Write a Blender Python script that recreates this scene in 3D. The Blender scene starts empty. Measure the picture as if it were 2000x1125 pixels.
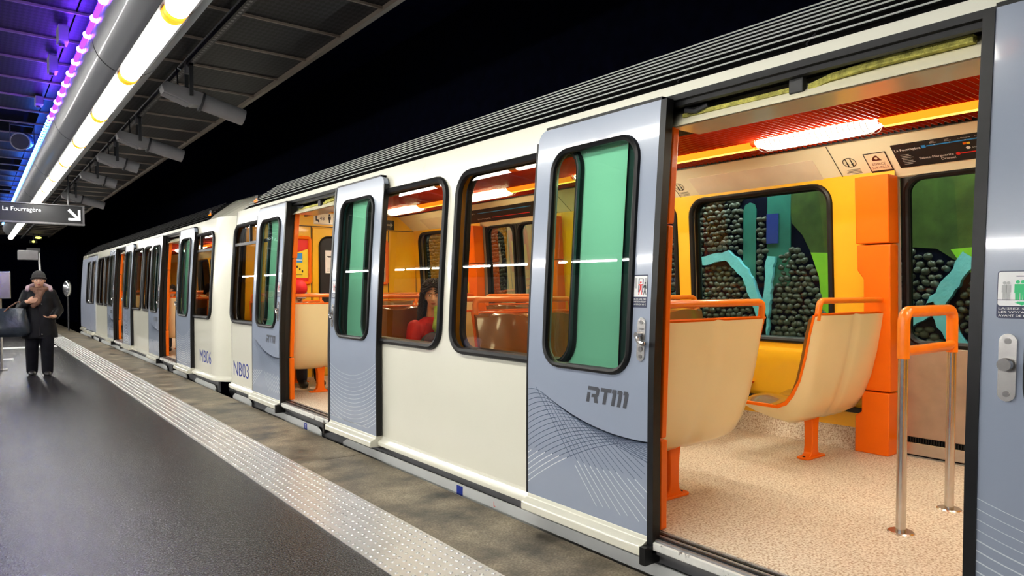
import bpy, bmesh, math, random
from mathutils import Vector, Matrix
random.seed(7)
PI = math.pi
SC = bpy.context.scene
COL = SC.collection

# ------------------------------------------------------------------ camera, world, exposure
cam_d = bpy.data.cameras.new('camera')
cam = bpy.data.objects.new('camera', cam_d)
COL.objects.link(cam)
F_PX = 1360.0
PITCH = math.radians(1.6)
YAW = math.radians(37.67)
cam_d.sensor_width = 36.0
cam_d.lens = F_PX / 2000.0 * 36.0
cam_d.shift_y = math.tan(PITCH) * F_PX / 2000.0
cam_d.clip_start = 0.05
cam.location = (0, 0, 1.3)
cam.rotation_euler = (PI / 2 - PITCH, 0, -YAW)
SC.camera = cam

world = bpy.data.worlds.new('world')
SC.world = world
world.use_nodes = True
bg = world.node_tree.nodes['Background']
bg.inputs[0].default_value = (0.012, 0.016, 0.05, 1)
bg.inputs[1].default_value = 0.12

vs = SC.view_settings
vs.view_transform = 'Standard'
vs.look = 'None'
vs.gamma = 1.0
vs.use_curve_mapping = False
vs.exposure = 0.0
SC.cycles.transparent_max_bounces = 24
SC.cycles.max_bounces = 9
SC.cycles.sample_clamp_indirect = 6.0

TUBE_E = 44.0          # platform fluorescent tubes
CABIN_W = 26.0
HALL_E = 250.0          # tubes of the parallel row over the hall behind the camera

# ------------------------------------------------------------------ materials
MATS = {}


def mk(name, col, rough=0.5, metal=0.0, coat=0.0, vary=0.06, scale=6.0, bump=0.0, bscale=60.0,
       emit=None, es=0.0, spec=0.5, dark=None, stain=None, stain_lo=0.6, stain_scale=3.0, trans=0.0):
    m = bpy.data.materials.new(name)
    m.use_nodes = True
    nt = m.node_tree
    b = nt.nodes['Principled BSDF']
    tc = nt.nodes.new('ShaderNodeTexCoord')
    nz = nt.nodes.new('ShaderNodeTexNoise')
    nz.inputs['Scale'].default_value = scale
    nz.inputs['Detail'].default_value = 5
    nt.links.new(tc.outputs['Object'], nz.inputs['Vector'])
    rp = nt.nodes.new('ShaderNodeValToRGB')
    rp.color_ramp.elements[0].position = 0.3
    rp.color_ramp.elements[1].position = 0.7
    d = dark if dark else tuple(x * (1 - vary) for x in col)
    rp.color_ramp.elements[0].color = (*d, 1)
    rp.color_ramp.elements[1].color = (*(min(1, x * (1 + vary * .6)) for x in col), 1)
    nt.links.new(nz.outputs['Fac'], rp.inputs[0])
    out = rp.outputs[0]
    if stain:
        n2 = nt.nodes.new('ShaderNodeTexNoise')
        n2.inputs['Scale'].default_value = stain_scale
        n2.inputs['Detail'].default_value = 9
        n2.inputs['Roughness'].default_value = 0.7
        nt.links.new(tc.outputs['Object'], n2.inputs['Vector'])
        mr = nt.nodes.new('ShaderNodeMapRange')
        mr.inputs[1].default_value = stain_lo
        mr.inputs[2].default_value = stain_lo + 0.06
        nt.links.new(n2.outputs['Fac'], mr.inputs[0])
        mx = nt.nodes.new('ShaderNodeMix')
        mx.data_type = 'RGBA'
        nt.links.new(mr.outputs[0], mx.inputs[0])
        nt.links.new(out, mx.inputs[6])
        mx.inputs[7].default_value = (*stain, 1)
        out = mx.outputs[2]
    nt.links.new(out, b.inputs['Base Color'])
    b.inputs['Roughness'].default_value = rough
    b.inputs['Metallic'].default_value = metal
    b.inputs['Coat Weight'].default_value = coat
    b.inputs['Coat Roughness'].default_value = 0.06
    b.inputs['Specular IOR Level'].default_value = spec
    if emit:
        b.inputs['Emission Color'].default_value = (*emit, 1)
        b.inputs['Emission Strength'].default_value = es
    if bump:
        n3 = nt.nodes.new('ShaderNodeTexNoise')
        n3.inputs['Scale'].default_value = bscale
        n3.inputs['Detail'].default_value = 4
        nt.links.new(tc.outputs['Object'], n3.inputs['Vector'])
        bp = nt.nodes.new('ShaderNodeBump')
        bp.inputs['Strength'].default_value = bump
        bp.inputs['Distance'].default_value = 0.01
        nt.links.new(n3.outputs['Fac'], bp.inputs['Height'])
        nt.links.new(bp.outputs[0], b.inputs['Normal'])
    if trans:
        tr = nt.nodes.new('ShaderNodeBsdfTranslucent')
        tr.inputs[0].default_value = (*col, 1)
        ms = nt.nodes.new('ShaderNodeMixShader')
        ms.inputs[0].default_value = trans
        nt.links.new(b.outputs[0], ms.inputs[1])
        nt.links.new(tr.outputs[0], ms.inputs[2])
        nt.links.new(ms.outputs[0], nt.nodes['Material Output'].inputs[0])
    MATS[name] = m
    return m


def glass(name, tint, ior=1.5, rough=0.0, boost=1.3):
    m = bpy.data.materials.new(name)
    m.use_nodes = True
    nt = m.node_tree
    nt.nodes.remove(nt.nodes['Principled BSDF'])
    t = nt.nodes.new('ShaderNodeBsdfTransparent')
    t.inputs[0].default_value = (*tint, 1)
    g = nt.nodes.new('ShaderNodeBsdfGlossy')
    g.inputs['Roughness'].default_value = rough
    fr = nt.nodes.new('ShaderNodeFresnel')
    fr.inputs[0].default_value = ior
    mu = nt.nodes.new('ShaderNodeMath')
    mu.operation = 'MULTIPLY'
    mu.use_clamp = True
    mu.inputs[1].default_value = boost
    ms = nt.nodes.new('ShaderNodeMixShader')
    nt.links.new(fr.outputs[0], mu.inputs[0])
    nt.links.new(mu.outputs[0], ms.inputs[0])
    nt.links.new(t.outputs[0], ms.inputs[1])
    nt.links.new(g.outputs[0], ms.inputs[2])
    nt.links.new(ms.outputs[0], nt.nodes['Material Output'].inputs[0])
    MATS[name] = m
    return m


def emis(name, col, s):
    m = bpy.data.materials.new(name)
    m.use_nodes = True
    nt = m.node_tree
    nt.nodes.remove(nt.nodes['Principled BSDF'])
    e = nt.nodes.new('ShaderNodeEmission')
    e.inputs[0].default_value = (*col, 1)
    e.inputs[1].default_value = s
    nt.links.new(e.outputs[0], nt.nodes['Material Output'].inputs[0])
    MATS[name] = m
    return m


def speckle(name, cols, scale, rough, bump, blotch=0.25, bscale=1.2, coat=0.0, rough_lo=None, dist=0.004):
    """fine multi-coloured chips plus broad soft wear"""
    m = bpy.data.materials.new(name)
    m.use_nodes = True
    nt = m.node_tree
    b = nt.nodes['Principled BSDF']
    tc = nt.nodes.new('ShaderNodeTexCoord')
    n = nt.nodes.new('ShaderNodeTexNoise')
    n.inputs['Scale'].default_value = scale
    n.inputs['Detail'].default_value = 3
    nt.links.new(tc.outputs['Object'], n.inputs['Vector'])
    rp = nt.nodes.new('ShaderNodeValToRGB')
    els = rp.color_ramp.elements
    pos = [0.36, 0.5, 0.64]
    els[0].position = pos[0]
    els[0].color = (*cols[0], 1)
    els[1].position = pos[2]
    els[1].color = (*cols[2], 1)
    e = els.new(pos[1])
    e.color = (*cols[1], 1)
    nt.links.new(n.outputs['Fac'], rp.inputs[0])
    n2 = nt.nodes.new('ShaderNodeTexNoise')
    n2.inputs['Scale'].default_value = bscale
    n2.inputs['Detail'].default_value = 6
    n2.inputs['Roughness'].default_value = 0.6
    nt.links.new(tc.outputs['Object'], n2.inputs['Vector'])
    mr = nt.nodes.new('ShaderNodeMapRange')
    mr.inputs[1].default_value = 0.3
    mr.inputs[2].default_value = 0.7
    mr.inputs[3].default_value = 1 - blotch
    mr.inputs[4].default_value = 1 + blotch * 0.5
    nt.links.new(n2.outputs['Fac'], mr.inputs[0])
    mx = nt.nodes.new('ShaderNodeVectorMath')
    mx.operation = 'SCALE'
    nt.links.new(rp.outputs[0], mx.inputs[0])
    nt.links.new(mr.outputs[0], mx.inputs['Scale'])
    nt.links.new(mx.outputs[0], b.inputs['Base Color'])
    b.inputs['Roughness'].default_value = rough
    b.inputs['Coat Weight'].default_value = coat
    b.inputs['Coat Roughness'].default_value = 0.12
    if rough_lo is not None:
        m2 = nt.nodes.new('ShaderNodeMapRange')
        m2.inputs[1].default_value = 0.3
        m2.inputs[2].default_value = 0.7
        m2.inputs[3].default_value = rough_lo
        m2.inputs[4].default_value = rough
        nt.links.new(n2.outputs['Fac'], m2.inputs[0])
        nt.links.new(m2.outputs[0], b.inputs['Roughness'])
    bp = nt.nodes.new('ShaderNodeBump')
    bp.inputs['Strength'].default_value = bump
    bp.inputs['Distance'].default_value = dist
    nt.links.new(n.outputs['Fac'], bp.inputs['Height'])
    nt.links.new(bp.outputs[0], b.inputs['Normal'])
    MATS[name] = m
    return m


cream = mk('cream_body', (0.76, 0.745, 0.63), 0.22, coat=0.7, vary=0.03, scale=1.2, stain=(0.70, 0.66, 0.50), stain_lo=0.68, stain_scale=2.2)
doorgrey = mk('door_grey', (0.29, 0.335, 0.43), 0.25, coat=0.6, vary=0.03, scale=2)
doorgrey2 = mk('cab_grey', (0.30, 0.33, 0.42), 0.3, coat=0.4, vary=0.03, scale=2)
rubber = mk('black_rubber', (0.006, 0.006, 0.007), 0.38, vary=0.3, scale=20, spec=0.3)
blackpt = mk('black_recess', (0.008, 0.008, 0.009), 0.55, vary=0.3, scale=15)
roofblack = mk('roof_black', (0.003, 0.003, 0.003), 0.9, vary=0.3, spec=0.04)
orange = mk('orange_enamel', (0.92, 0.165, 0.002), 0.38, coat=0.12, vary=0.04, scale=4, spec=0.25)
orange_rail = mk('orange_rail', (0.92, 0.22, 0.008), 0.3, coat=0.35, vary=0.06, scale=9)
yellow = mk('yellow_lining', (0.90, 0.50, 0.012), 0.35, coat=0.4, vary=0.05, scale=3, stain=(0.75, 0.33, 0.02), stain_lo=0.70, stain_scale=5)
seatcream = mk('seat_cream', (0.90, 0.77, 0.43), 0.30, coat=0.5, vary=0.03, scale=3, stain=(0.55, 0.30, 0.03), stain_lo=0.69, stain_scale=7)
seatbrown = mk('seat_brown', (0.20, 0.085, 0.018), 0.22, coat=0.6, vary=0.12, scale=5)
covecream = mk('cove_cream', (0.88, 0.82, 0.60), 0.28, coat=0.5, vary=0.03, scale=3)
steel = mk('brushed_steel', (0.62, 0.60, 0.58), 0.25, metal=1.0, vary=0.08, scale=30)
chrome = mk('chrome', (0.75, 0.75, 0.75), 0.12, metal=1.0, vary=0.05, scale=30)
steelpanel = mk('steel_panel', (0.50, 0.40, 0.32), 0.38, metal=0.85, vary=0.12, scale=8)
alu = mk('aluminium_sill', (0.42, 0.42, 0.44), 0.4, metal=0.8, vary=0.2, scale=25, stain=(0.1, 0.1, 0.1), stain_lo=0.6, stain_scale=12)
chipped = mk('chipped_paint', (0.72, 0.72, 0.68), 0.5, vary=0.1, scale=20, stain=(0.12, 0.11, 0.10), stain_lo=0.56, stain_scale=14)
carfloor = speckle('train_floor', [(0.36, 0.25, 0.16), (0.64, 0.56, 0.45), (0.76, 0.70, 0.60)], 95, 0.5, 0.05, blotch=0.10, bscale=2)
skirtm = mk('skirt_grey', (0.55, 0.56, 0.55), 0.4, vary=0.06, scale=3)
skirtd = mk('skirt_recess', (0.12, 0.12, 0.125), 0.5, vary=0.15, scale=4)
louvre = mk('orange_louvre', (0.50, 0.035, 0.004), 0.22, vary=0.05, scale=5, coat=0.5)
ceilorange = mk('ceiling_orange', (0.55, 0.07, 0.01), 0.5)
insul = mk('yellow_felt', (0.50, 0.46, 0.10), 0.9, vary=0.5, scale=40, bump=1.0, bscale=120)
asphalt = speckle('platform_asphalt', [(0.003, 0.003, 0.004), (0.012, 0.011, 0.013), (0.10, 0.095, 0.10)], 110, 0.24, 0.75, blotch=0.25, bscale=0.5, rough_lo=0.18, dist=0.005)
concrete = speckle('platform_concrete', [(0.17, 0.14, 0.095), (0.23, 0.19, 0.135), (0.30, 0.255, 0.19)], 90, 0.6, 0.5, blotch=0.95, bscale=3.2, rough_lo=0.4)
tactile = mk('tactile_metal', (0.68, 0.66, 0.65), 0.33, metal=0.55, vary=0.10, scale=4, stain=(0.30, 0.27, 0.25), stain_lo=0.62, stain_scale=4)
tactile_dot = mk('tactile_stud', (0.82, 0.82, 0.82), 0.22, metal=0.5, vary=0.05)
whitepaint = mk('white_paint', (0.75, 0.76, 0.78), 0.45, vary=0.1, scale=10)
pipem = mk('duct_grey', (0.19, 0.195, 0.21), 0.38, vary=0.05, scale=2, coat=0.2)
amberplastic = mk('amber_collar', (0.75, 0.30, 0.02), 0.35, vary=0.2, scale=20, trans=0.3)
darkmetal = mk('dark_metal', (0.022, 0.022, 0.025), 0.45, metal=0.3, vary=0.15)
greymetal = mk('grey_metal', (0.17, 0.165, 0.175), 0.4, metal=0.3, vary=0.1)
brassbar = mk('ceiling_bar', (0.20, 0.16, 0.13), 0.4, metal=0.4, vary=0.1)
tunneldark = mk('tunnel_dark', (0.004, 0.006, 0.030), 0.95, vary=0.3, spec=0.05)
hallwall = mk('hall_wall', (0.06, 0.06, 0.07), 0.6, vary=0.2)
tube_e = emis('tube_light', (1.0, 0.98, 0.90), TUBE_E)
fill_strip_e = emis('added_strip_light', (0.92, 1.0, 0.98), 130)  # added fill light for the pebble wall, not a known fixture
hall_e = emis('hall_tube_light', (1.0, 0.98, 0.93), HALL_E)
violet_e = emis('violet_led', (0.24, 0.05, 1.0), 420)
blue_e = emis('blue_led', (0.05, 0.25, 1.0), 60)
violet_r = emis('violet_rope', (0.018, 0.003, 1.0), 45.0)
blue_r = emis('blue_rope', (0.006, 0.02, 1.0), 22.0)
lamp_e = emis('cabin_lamp', (1.0, 0.96, 0.74), CABIN_W)
rib_e = emis('cabin_lamp_rib', (1.0, 0.84, 0.62), 0.9)
cabin_tube = emis('amber_glow', (1.0, 0.24, 0.012), 2.1)
cabin_core = emis('amber_glow_core', (1.0, 0.62, 0.10), 2.6)
amber_e = emis('amber_marker', (1.0, 0.22, 0.01), 2.2)
white_e = emis('lit_white', (1.0, 1.0, 1.0), 2.0)
signblue_e = emis('lit_blue', (0.05, 0.35, 0.9), 1.0)
yellowlamp_e = emis('yellow_lamp', (0.9, 0.9, 0.15), 3.0)
g_win = glass('amber_glass', (0.76, 0.66, 0.46), boost=1.4)
g_door = glass('green_door_glass', (0.56, 0.97, 0.83), boost=1.5)
g_far = glass('far_glass', (0.72, 0.88, 0.74), boost=0.4)
g_bar = glass('bar_glass', (0.9, 0.95, 0.92))
inkblack = mk('ink_black', (0.01, 0.01, 0.012), 0.5)
inkgrey = mk('ink_grey', (0.06, 0.065, 0.08), 0.4)
inkblue = mk('ink_blue', (0.015, 0.035, 0.28), 0.4)
inknavy = mk('ink_navy', (0.008, 0.015, 0.06), 0.4)
inkwhite = mk('ink_white', (0.85, 0.85, 0.85), 0.4)
inkgreen = mk('ink_green', (0.0, 0.55, 0.18), 0.4)
inkred = mk('ink_red', (0.75, 0.02, 0.015), 0.4)
inkcyan = mk('ink_cyan', (0.02, 0.28, 0.75), 0.4)
inkyel = mk('ink_yellow', (0.9, 0.68, 0.04), 0.4)
inkgl = mk('ink_light_grey', (0.45, 0.46, 0.46), 0.4)
linedark = mk('line_dark', (0.07, 0.10, 0.16), 0.35, coat=0.4)
linelight = mk('line_light', (0.62, 0.66, 0.70), 0.3, coat=0.4)
skin = mk('skin', (0.62, 0.34, 0.22), 0.5, vary=0.08, scale=20)
skin2 = mk('skin_pale', (0.70, 0.42, 0.31), 0.5, vary=0.06, scale=20)
hairm = mk('dark_curly_hair', (0.018, 0.010, 0.006), 0.45, vary=0.5, scale=60, bump=0.8, bscale=90)
coatm = mk('black_coat', (0.007, 0.007, 0.009), 0.6, vary=0.4, scale=12, bump=0.6, bscale=18, spec=0.2)
trousm = mk('black_trousers', (0.006, 0.006, 0.009), 0.8, spec=0.15, vary=0.3, scale=12, bump=0.4, bscale=14)
scarfm = mk('brown_scarf', (0.16, 0.075, 0.045), 0.8, vary=0.3, scale=30, bump=0.7, bscale=60)
hatm = mk('grey_knit', (0.035, 0.032, 0.032), 0.9, vary=0.3, scale=60, bump=1, bscale=140)
hoodm = mk('pinkish_hood', (0.35, 0.24, 0.27), 0.85, vary=0.2, scale=30, bump=0.5, bscale=80)
bagm = mk('dark_bag', (0.018, 0.026, 0.034), 0.35, vary=0.3, scale=10, bump=0.5, bscale=14)
leatherm = mk('black_leather', (0.015, 0.013, 0.014), 0.3, vary=0.2)
redcoat = mk('red_coat', (0.62, 0.012, 0.010), 0.6, vary=0.12, scale=14, bump=0.4, bscale=20)
redcap = mk('red_cap', (0.75, 0.01, 0.02), 0.6, vary=0.1)
navym = mk('navy_cloth', (0.012, 0.016, 0.04), 0.7, vary=0.2, bump=0.4, bscale=20)
tealm = mk('dark_teal_knit', (0.008, 0.035, 0.045), 0.8, vary=0.3, scale=30, bump=0.8, bscale=40)
limem = mk('lime_scarf', (0.35, 0.62, 0.12), 0.7, vary=0.2, scale=30, bump=0.7, bscale=50)
whitecloth = mk('white_cloth', (0.72, 0.72, 0.74), 0.7, vary=0.08, bump=0.4, bscale=20)
jeansm = mk('blue_jeans', (0.03, 0.07, 0.20), 0.8, vary=0.2, scale=40)
lipm = mk('lips', (0.42, 0.12, 0.10), 0.4)
eyem = mk('eye_dark', (0.02, 0.012, 0.01), 0.2)
plast = mk('clear_plastic_seat', (0.62, 0.64, 0.68), 0.15, coat=0.8, vary=0.03)
plastpink = mk('pink_plastic_seat', (0.62, 0.16, 0.22), 0.15, coat=0.8, vary=0.03)
pebm = mk('dark_pebble', (0.085, 0.085, 0.075), 0.35, vary=0.4, scale=9, dark=(0.018, 0.020, 0.018))
mortar = mk('dark_mortar', (0.004, 0.005, 0.018), 0.9, vary=0.3, spec=0.05)
limewall = mk('lime_paint', (0.28, 0.62, 0.02), 0.5, vary=0.15, scale=5)
olivewall = mk('olive_paint', (0.045, 0.085, 0.010), 0.5, vary=0.4, scale=7, bump=0.4, bscale=10)
branchm = mk('pale_blue_paint', (0.22, 0.66, 0.85), 0.55, vary=0.10, scale=12, bump=0.4, bscale=30)
tealwall = mk('teal_paint', (0.015, 0.16, 0.14), 0.5, vary=0.15)
greystripe = mk('grey_stripe', (0.14, 0.20, 0.26), 0.6)
panelwhite = mk('panel_white', (0.60, 0.60, 0.56), 0.6)


def mesh_panel_mat():
    m = bpy.data.materials.new('expanded_mesh')
    m.use_nodes = True
    nt = m.node_tree
    b = nt.nodes['Principled BSDF']
    tc = nt.nodes.new('ShaderNodeTexCoord')
    mp = nt.nodes.new('ShaderNodeMapping')
    mp.inputs['Scale'].default_value = (1.0, 0.55, 1.0)
    mp.inputs['Rotation'].default_value = (0, 0, 0.785)
    nt.links.new(tc.outputs['Object'], mp.inputs['Vector'])
    ck = nt.nodes.new('ShaderNodeTexChecker')
    ck.inputs['Scale'].default_value = 36
    ck.inputs['Color1'].default_value = (0.018, 0.017, 0.020, 1)
    ck.inputs['Color2'].default_value = (0.003, 0.003, 0.0035, 1)
    nt.links.new(mp.outputs[0], ck.inputs['Vector'])
    nt.links.new(ck.outputs[0], b.inputs['Base Color'])
    b.inputs['Roughness'].default_value = 0.5
    b.inputs['Specular IOR Level'].default_value = 0.2
    MATS['expanded_mesh'] = m
    return m


meshpanel = mesh_panel_mat()


# ------------------------------------------------------------------ mesh builder
class MB:
    def __init__(s):
        s.v, s.f, s.mi = [], [], []

    def add(s, vs_, fs, mi=0):
        n = len(s.v)
        s.v += [tuple(p) for p in vs_]
        s.f += [tuple(i + n for i in f) for f in fs]
        s.mi += [mi] * len(fs)
        return s

    def box(s, x0, x1, y0, y1, z0, z1, mi=0, M=None):
        p = [(x, y, z) for x in (x0, x1) for y in (y0, y1) for z in (z0, z1)]
        if M is not None:
            p = [M @ Vector(q) for q in p]
        return s.add(p, [(0, 1, 3, 2), (4, 6, 7, 5), (0, 4, 5, 1), (2, 3, 7, 6), (0, 2, 6, 4), (1, 5, 7, 3)], mi)

    def cyl(s, a, b, r0, r1=None, seg=12, caps=True, mi=0):
        r1 = r0 if r1 is None else r1
        a, b = Vector(a), Vector(b)
        d = (b - a).normalized()
        u = d.orthogonal().normalized()
        w = d.cross(u)
        vs_ = []
        for c, r in ((a, r0), (b, r1)):
            for i in range(seg):
                t = 2 * PI * i / seg
                vs_.append(c + u * (r * math.cos(t)) + w * (r * math.sin(t)))
        fs = [(i, (i + 1) % seg, seg + (i + 1) % seg, seg + i) for i in range(seg)]
        if caps:
            fs += [tuple(range(seg - 1, -1, -1)), tuple(range(seg, 2 * seg))]
        return s.add(vs_, fs, mi)

    def tube(s, pts, r, seg=8, closed=False, mi=0, sx=1.0, up=None):
        pts = [Vector(p) for p in pts]
        n = len(pts)
        rs = r if isinstance(r, (list, tuple)) else [r] * n
        vs_, prev = [], None
        for i, p in enumerate(pts):
            if closed:
                d = (pts[(i + 1) % n] - pts[i - 1]).normalized()
            else:
                d = (pts[min(i + 1, n - 1)] - pts[max(i - 1, 0)]).normalized()
            if up is not None:
                u = d.cross(Vector(up)).normalized()
            elif prev is None:
                u = d.orthogonal().normalized()
            else:
                u = (prev - d * prev.dot(d)).normalized()
            prev = u
            w = d.cross(u)
            for k in range(seg):
                t = 2 * PI * k / seg
                vs_.append(p + u * (rs[i] * sx * math.cos(t)) + w * (rs[i] * math.sin(t)))
        fs = []
        for i in range(n if closed else n - 1):
            for k in range(seg):
                a, b = i * seg + k, i * seg + (k + 1) % seg
                j = (i + 1) % n
                fs.append((a, b, j * seg + (k + 1) % seg, j * seg + k))
        if not closed:
            fs += [tuple(range(seg - 1, -1, -1)), tuple(range((n - 1) * seg, n * seg))]
        return s.add(vs_, fs, mi)

    def ell(s, c, r, seg=14, rings=9, M=None, mi=0):
        c = Vector(c)
        vs_ = []
        for i in range(rings + 1):
            th = PI * i / rings
            for k in range(seg):
                ph = 2 * PI * k / seg
                q = Vector((r[0] * math.sin(th) * math.cos(ph), r[1] * math.sin(th) * math.sin(ph), r[2] * math.cos(th)))
                if M is not None:
                    q = M @ q
                vs_.append(c + q)
        fs = [(i * seg + k, (i + 1) * seg + k, (i + 1) * seg + (k + 1) % seg, i * seg + (k + 1) % seg) for i in range(rings) for k in range(seg)]
        return s.add(vs_, fs, mi)

    def grid(s, rows, closed=False, mi=0, flip=False):
        n, m = len(rows), len(rows[0])
        fs = []
        for i in range(n - 1):
            for k in range(m if closed else m - 1):
                a, b = i * m + k, i * m + (k + 1) % m
                q = (a, b, b + m, a + m)
                fs.append(q[::-1] if flip else q)
        return s.add([p for r_ in rows for p in r_], fs, mi)

    def poly(s, pts2, fn, mi=0):
        """flat polygon laid with fn(u, v)"""
        return s.add([fn(*p) for p in pts2], [tuple(range(len(pts2)))], mi)

    def slab(s, pts2, fn, h, mi=0):
        """polygon with thickness; fn(u, v, off)"""
        n = len(pts2)
        vs_ = [fn(p[0], p[1], 0) for p in pts2] + [fn(p[0], p[1], h) for p in pts2]
        fs = [tuple(range(n - 1, -1, -1)), tuple(range(n, 2 * n))] + [(i, (i + 1) % n, n + (i + 1) % n, n + i) for i in range(n)]
        return s.add(vs_, fs, mi)

    def build(s, name, mats, parent=None, bevel=0, bseg=2, smooth=35, solid=0, subsurf=0):
        me = bpy.data.meshes.new(name)
        L = WO.get(parent, Vector((0, 0, 0))) if parent is not None else Vector((0, 0, 0))
        me.from_pydata([(p[0] - L[0], p[1] - L[1], p[2] - L[2]) for p in s.v], [], s.f)
        if not isinstance(mats, (list, tuple)):
            mats = [mats]
        for m in mats:
            me.materials.append(m)
        if len(mats) > 1:
            me.polygons.foreach_set('material_index', s.mi)
        bm = bmesh.new()
        bm.from_mesh(me)
        bmesh.ops.recalc_face_normals(bm, faces=bm.faces)
        bm.to_mesh(me)
        bm.free()
        if smooth:
            me.shade_smooth()
            me.set_sharp_from_angle(angle=math.radians(smooth))
        o = bpy.data.objects.new(name, me)
        COL.objects.link(o)
        if parent is not None:
            o.parent = parent
            WO[o] = L
        if solid:
            md = o.modifiers.new('solid', 'SOLIDIFY')
            md.thickness = solid
            md.offset = -1
            md = o.modifiers.new('split', 'EDGE_SPLIT')
            md.split_angle = math.radians(35)
        if bevel:
            md = o.modifiers.new('bevel', 'BEVEL')
            md.width = bevel
            md.segments = bseg
            md.limit_method = 'ANGLE'
        if subsurf:
            md = o.modifiers.new('sub', 'SUBSURF')
            md.levels = md.render_levels = subsurf
        return o


WO = {}


def tag(o, label=None, cat=None, group=None, kind=None):
    if label:
        o['label'] = label
    if cat:
        o['category'] = cat
    if group:
        o['group'] = group
    if kind:
        o['kind'] = kind
    return o


def thing(name, label, cat, loc=(0, 0, 0), group=None, local=False):
    o = bpy.data.objects.new(name, None)
    o.empty_display_size = 0.1
    COL.objects.link(o)
    o.location = loc
    WO[o] = Vector((0, 0, 0)) if local else Vector(loc)
    return tag(o, label, cat, group)


def dup(root, loc=None, rotz=None, label=None, group=None):
    r = root.copy()
    COL.objects.link(r)
    if loc is not None:
        r.location = loc
    if rotz is not None:
        r.rotation_euler = (0, 0, rotz)
    if label:
        r['label'] = label
    if group:
        r['group'] = group
    for ch in list(root.children):
        c = ch.copy()
        COL.objects.link(c)
        c.parent = r
        for g in ch.children:
            d = g.copy()
            COL.objects.link(d)
            d.parent = c
    return r


_tc = {}


def glyphs(text, shear=0.0):
    k = (text, shear)
    if k not in _tc:
        cu = bpy.data.curves.new('t', 'FONT')
        cu.body = text
        cu.size = 1
        cu.shear = shear
        cu.resolution_u = 3
        ob = bpy.data.objects.new('t', cu)
        me = bpy.data.meshes.new_from_object(ob)
        vs_ = [(v.co.x, v.co.y) for v in me.vertices]
        fs = [tuple(p.vertices) for p in me.polygons]
        bpy.data.objects.remove(ob)
        bpy.data.meshes.remove(me)
        _tc[k] = (vs_, fs)
    return _tc[k]


def text(mb, s, fn, u, v, h, mi=0, align='l', wscale=1.0, shear=0.0, width=None):
    """lettering of cap height h laid with fn(u, v)"""
    vs_, fs = glyphs(s, shear)
    if not vs_:
        return
    k = h / 0.70
    x0, x1 = min(p[0] for p in vs_), max(p[0] for p in vs_)
    w = (x1 - x0)
    kx = width / w if width else k * wscale
    off = {'l': 0, 'c': -w / 2, 'r': -w}[align]
    mb.add([fn(u + (p[0] - x0 + off) * kx, v + p[1] * k) for p in vs_], fs, mi)


def frame(o, u, v):
    """fn(a, b, off) on the plane at o with axes u, v and normal u x v"""
    o, u, v = Vector(o), Vector(u).normalized(), Vector(v).normalized()
    n = u.cross(v)
    return lambda a, b, off=0.0: o + u * a + v * b + n * off


def rrect(w, h, r, seg=5, cx=0, cy=0):
    p = []
    for sx, sy, a0 in ((1, 1, 0), (-1, 1, 90), (-1, -1, 180), (1, -1, 270)):
        for i in range(seg + 1):
            a = math.radians(a0 + 90 * i / seg)
            p.append((cx + sx * (w / 2 - r) + r * math.cos(a), cy + sy * (h / 2 - r) + r * math.sin(a)))
    return p


def circ(r, seg=20, cx=0, cy=0):
    return [(cx + r * math.cos(2 * PI * i / seg), cy + r * math.sin(2 * PI * i / seg)) for i in range(seg)]


def R(x0, x1, y0, y1):
    return [(x0, y0), (x1, y0), (x1, y1), (x0, y1)]


# ================================================================== STRUCTURE: platform
def structure(mb, name, mat, **k):
    return tag(mb.build(name, mat, **k), kind='structure')


floor = structure(MB().box(-12, 1.47, -6, 60, -0.25, 0), 'floor', asphalt, smooth=0)
mb = MB()
edge = structure(MB().box(1.87, 2.38, -6, 60, -0.9, -0.001), 'platform_edge', mortar, smooth=0)
y = -6.0
k = 0
js = [-6, -1.9, 1.92, 5.0, 8.1, 11.2, 14.3, 17.4, 20.5, 23.6, 26.7, 29.8, 60]
for a, b in zip(js, js[1:]):
    MB().box(1.872, 2.385, a + 0.004, b - 0.004, -0.12, 0.002).build('concrete_slab', concrete, edge, bevel=0.004, bseg=1)
structure(MB().box(2.38, 6.1, -6, 60, -1.3, -1.2), 'track_bed', tunneldark, smooth=0)
# tactile strip: plates with studs
strip = tag(thing('tactile_strip', 'pale metal tactile warning strip with rows of small studs along platform edge', 'tactile paving', (1.67, 5, 0)))
for k in range(28):
    a = -1.0 + k * 1.2
    MB().box(1.47, 1.87, a + 0.0015, a + 1.1985, -0.02, 0.004).build('plate', tactile, strip, smooth=0)


def dome(mb, x, y, z, r, h, seg=8):
    vs_ = [(x + r * math.cos(2 * PI * i / seg), y + r * math.sin(2 * PI * i / seg), z) for i in range(seg)]
    vs_ += [(x + .6 * r * math.cos(2 * PI * i / seg), y + .6 * r * math.sin(2 * PI * i / seg), z + h) for i in range(seg)]
    fs = [(i, (i + 1) % seg, seg + (i + 1) % seg, seg + i) for i in range(seg)] + [tuple(range(seg, 2 * seg))]
    mb.add(vs_, fs)


studs = []
for j in range(420):
    yy = 0.9 + j * 0.05
    for i in range(8):
        studs.append((1.47 + 0.025 + 0.05 * i + (0.0), yy + (0.025 if i % 2 else 0)))
near = MB()
for x, yy in studs:
    dome(near, x, yy, 0.004, 0.0115, 0.005)
tag(near.build('studs', tactile_dot, strip), kind='stuff')

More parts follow.
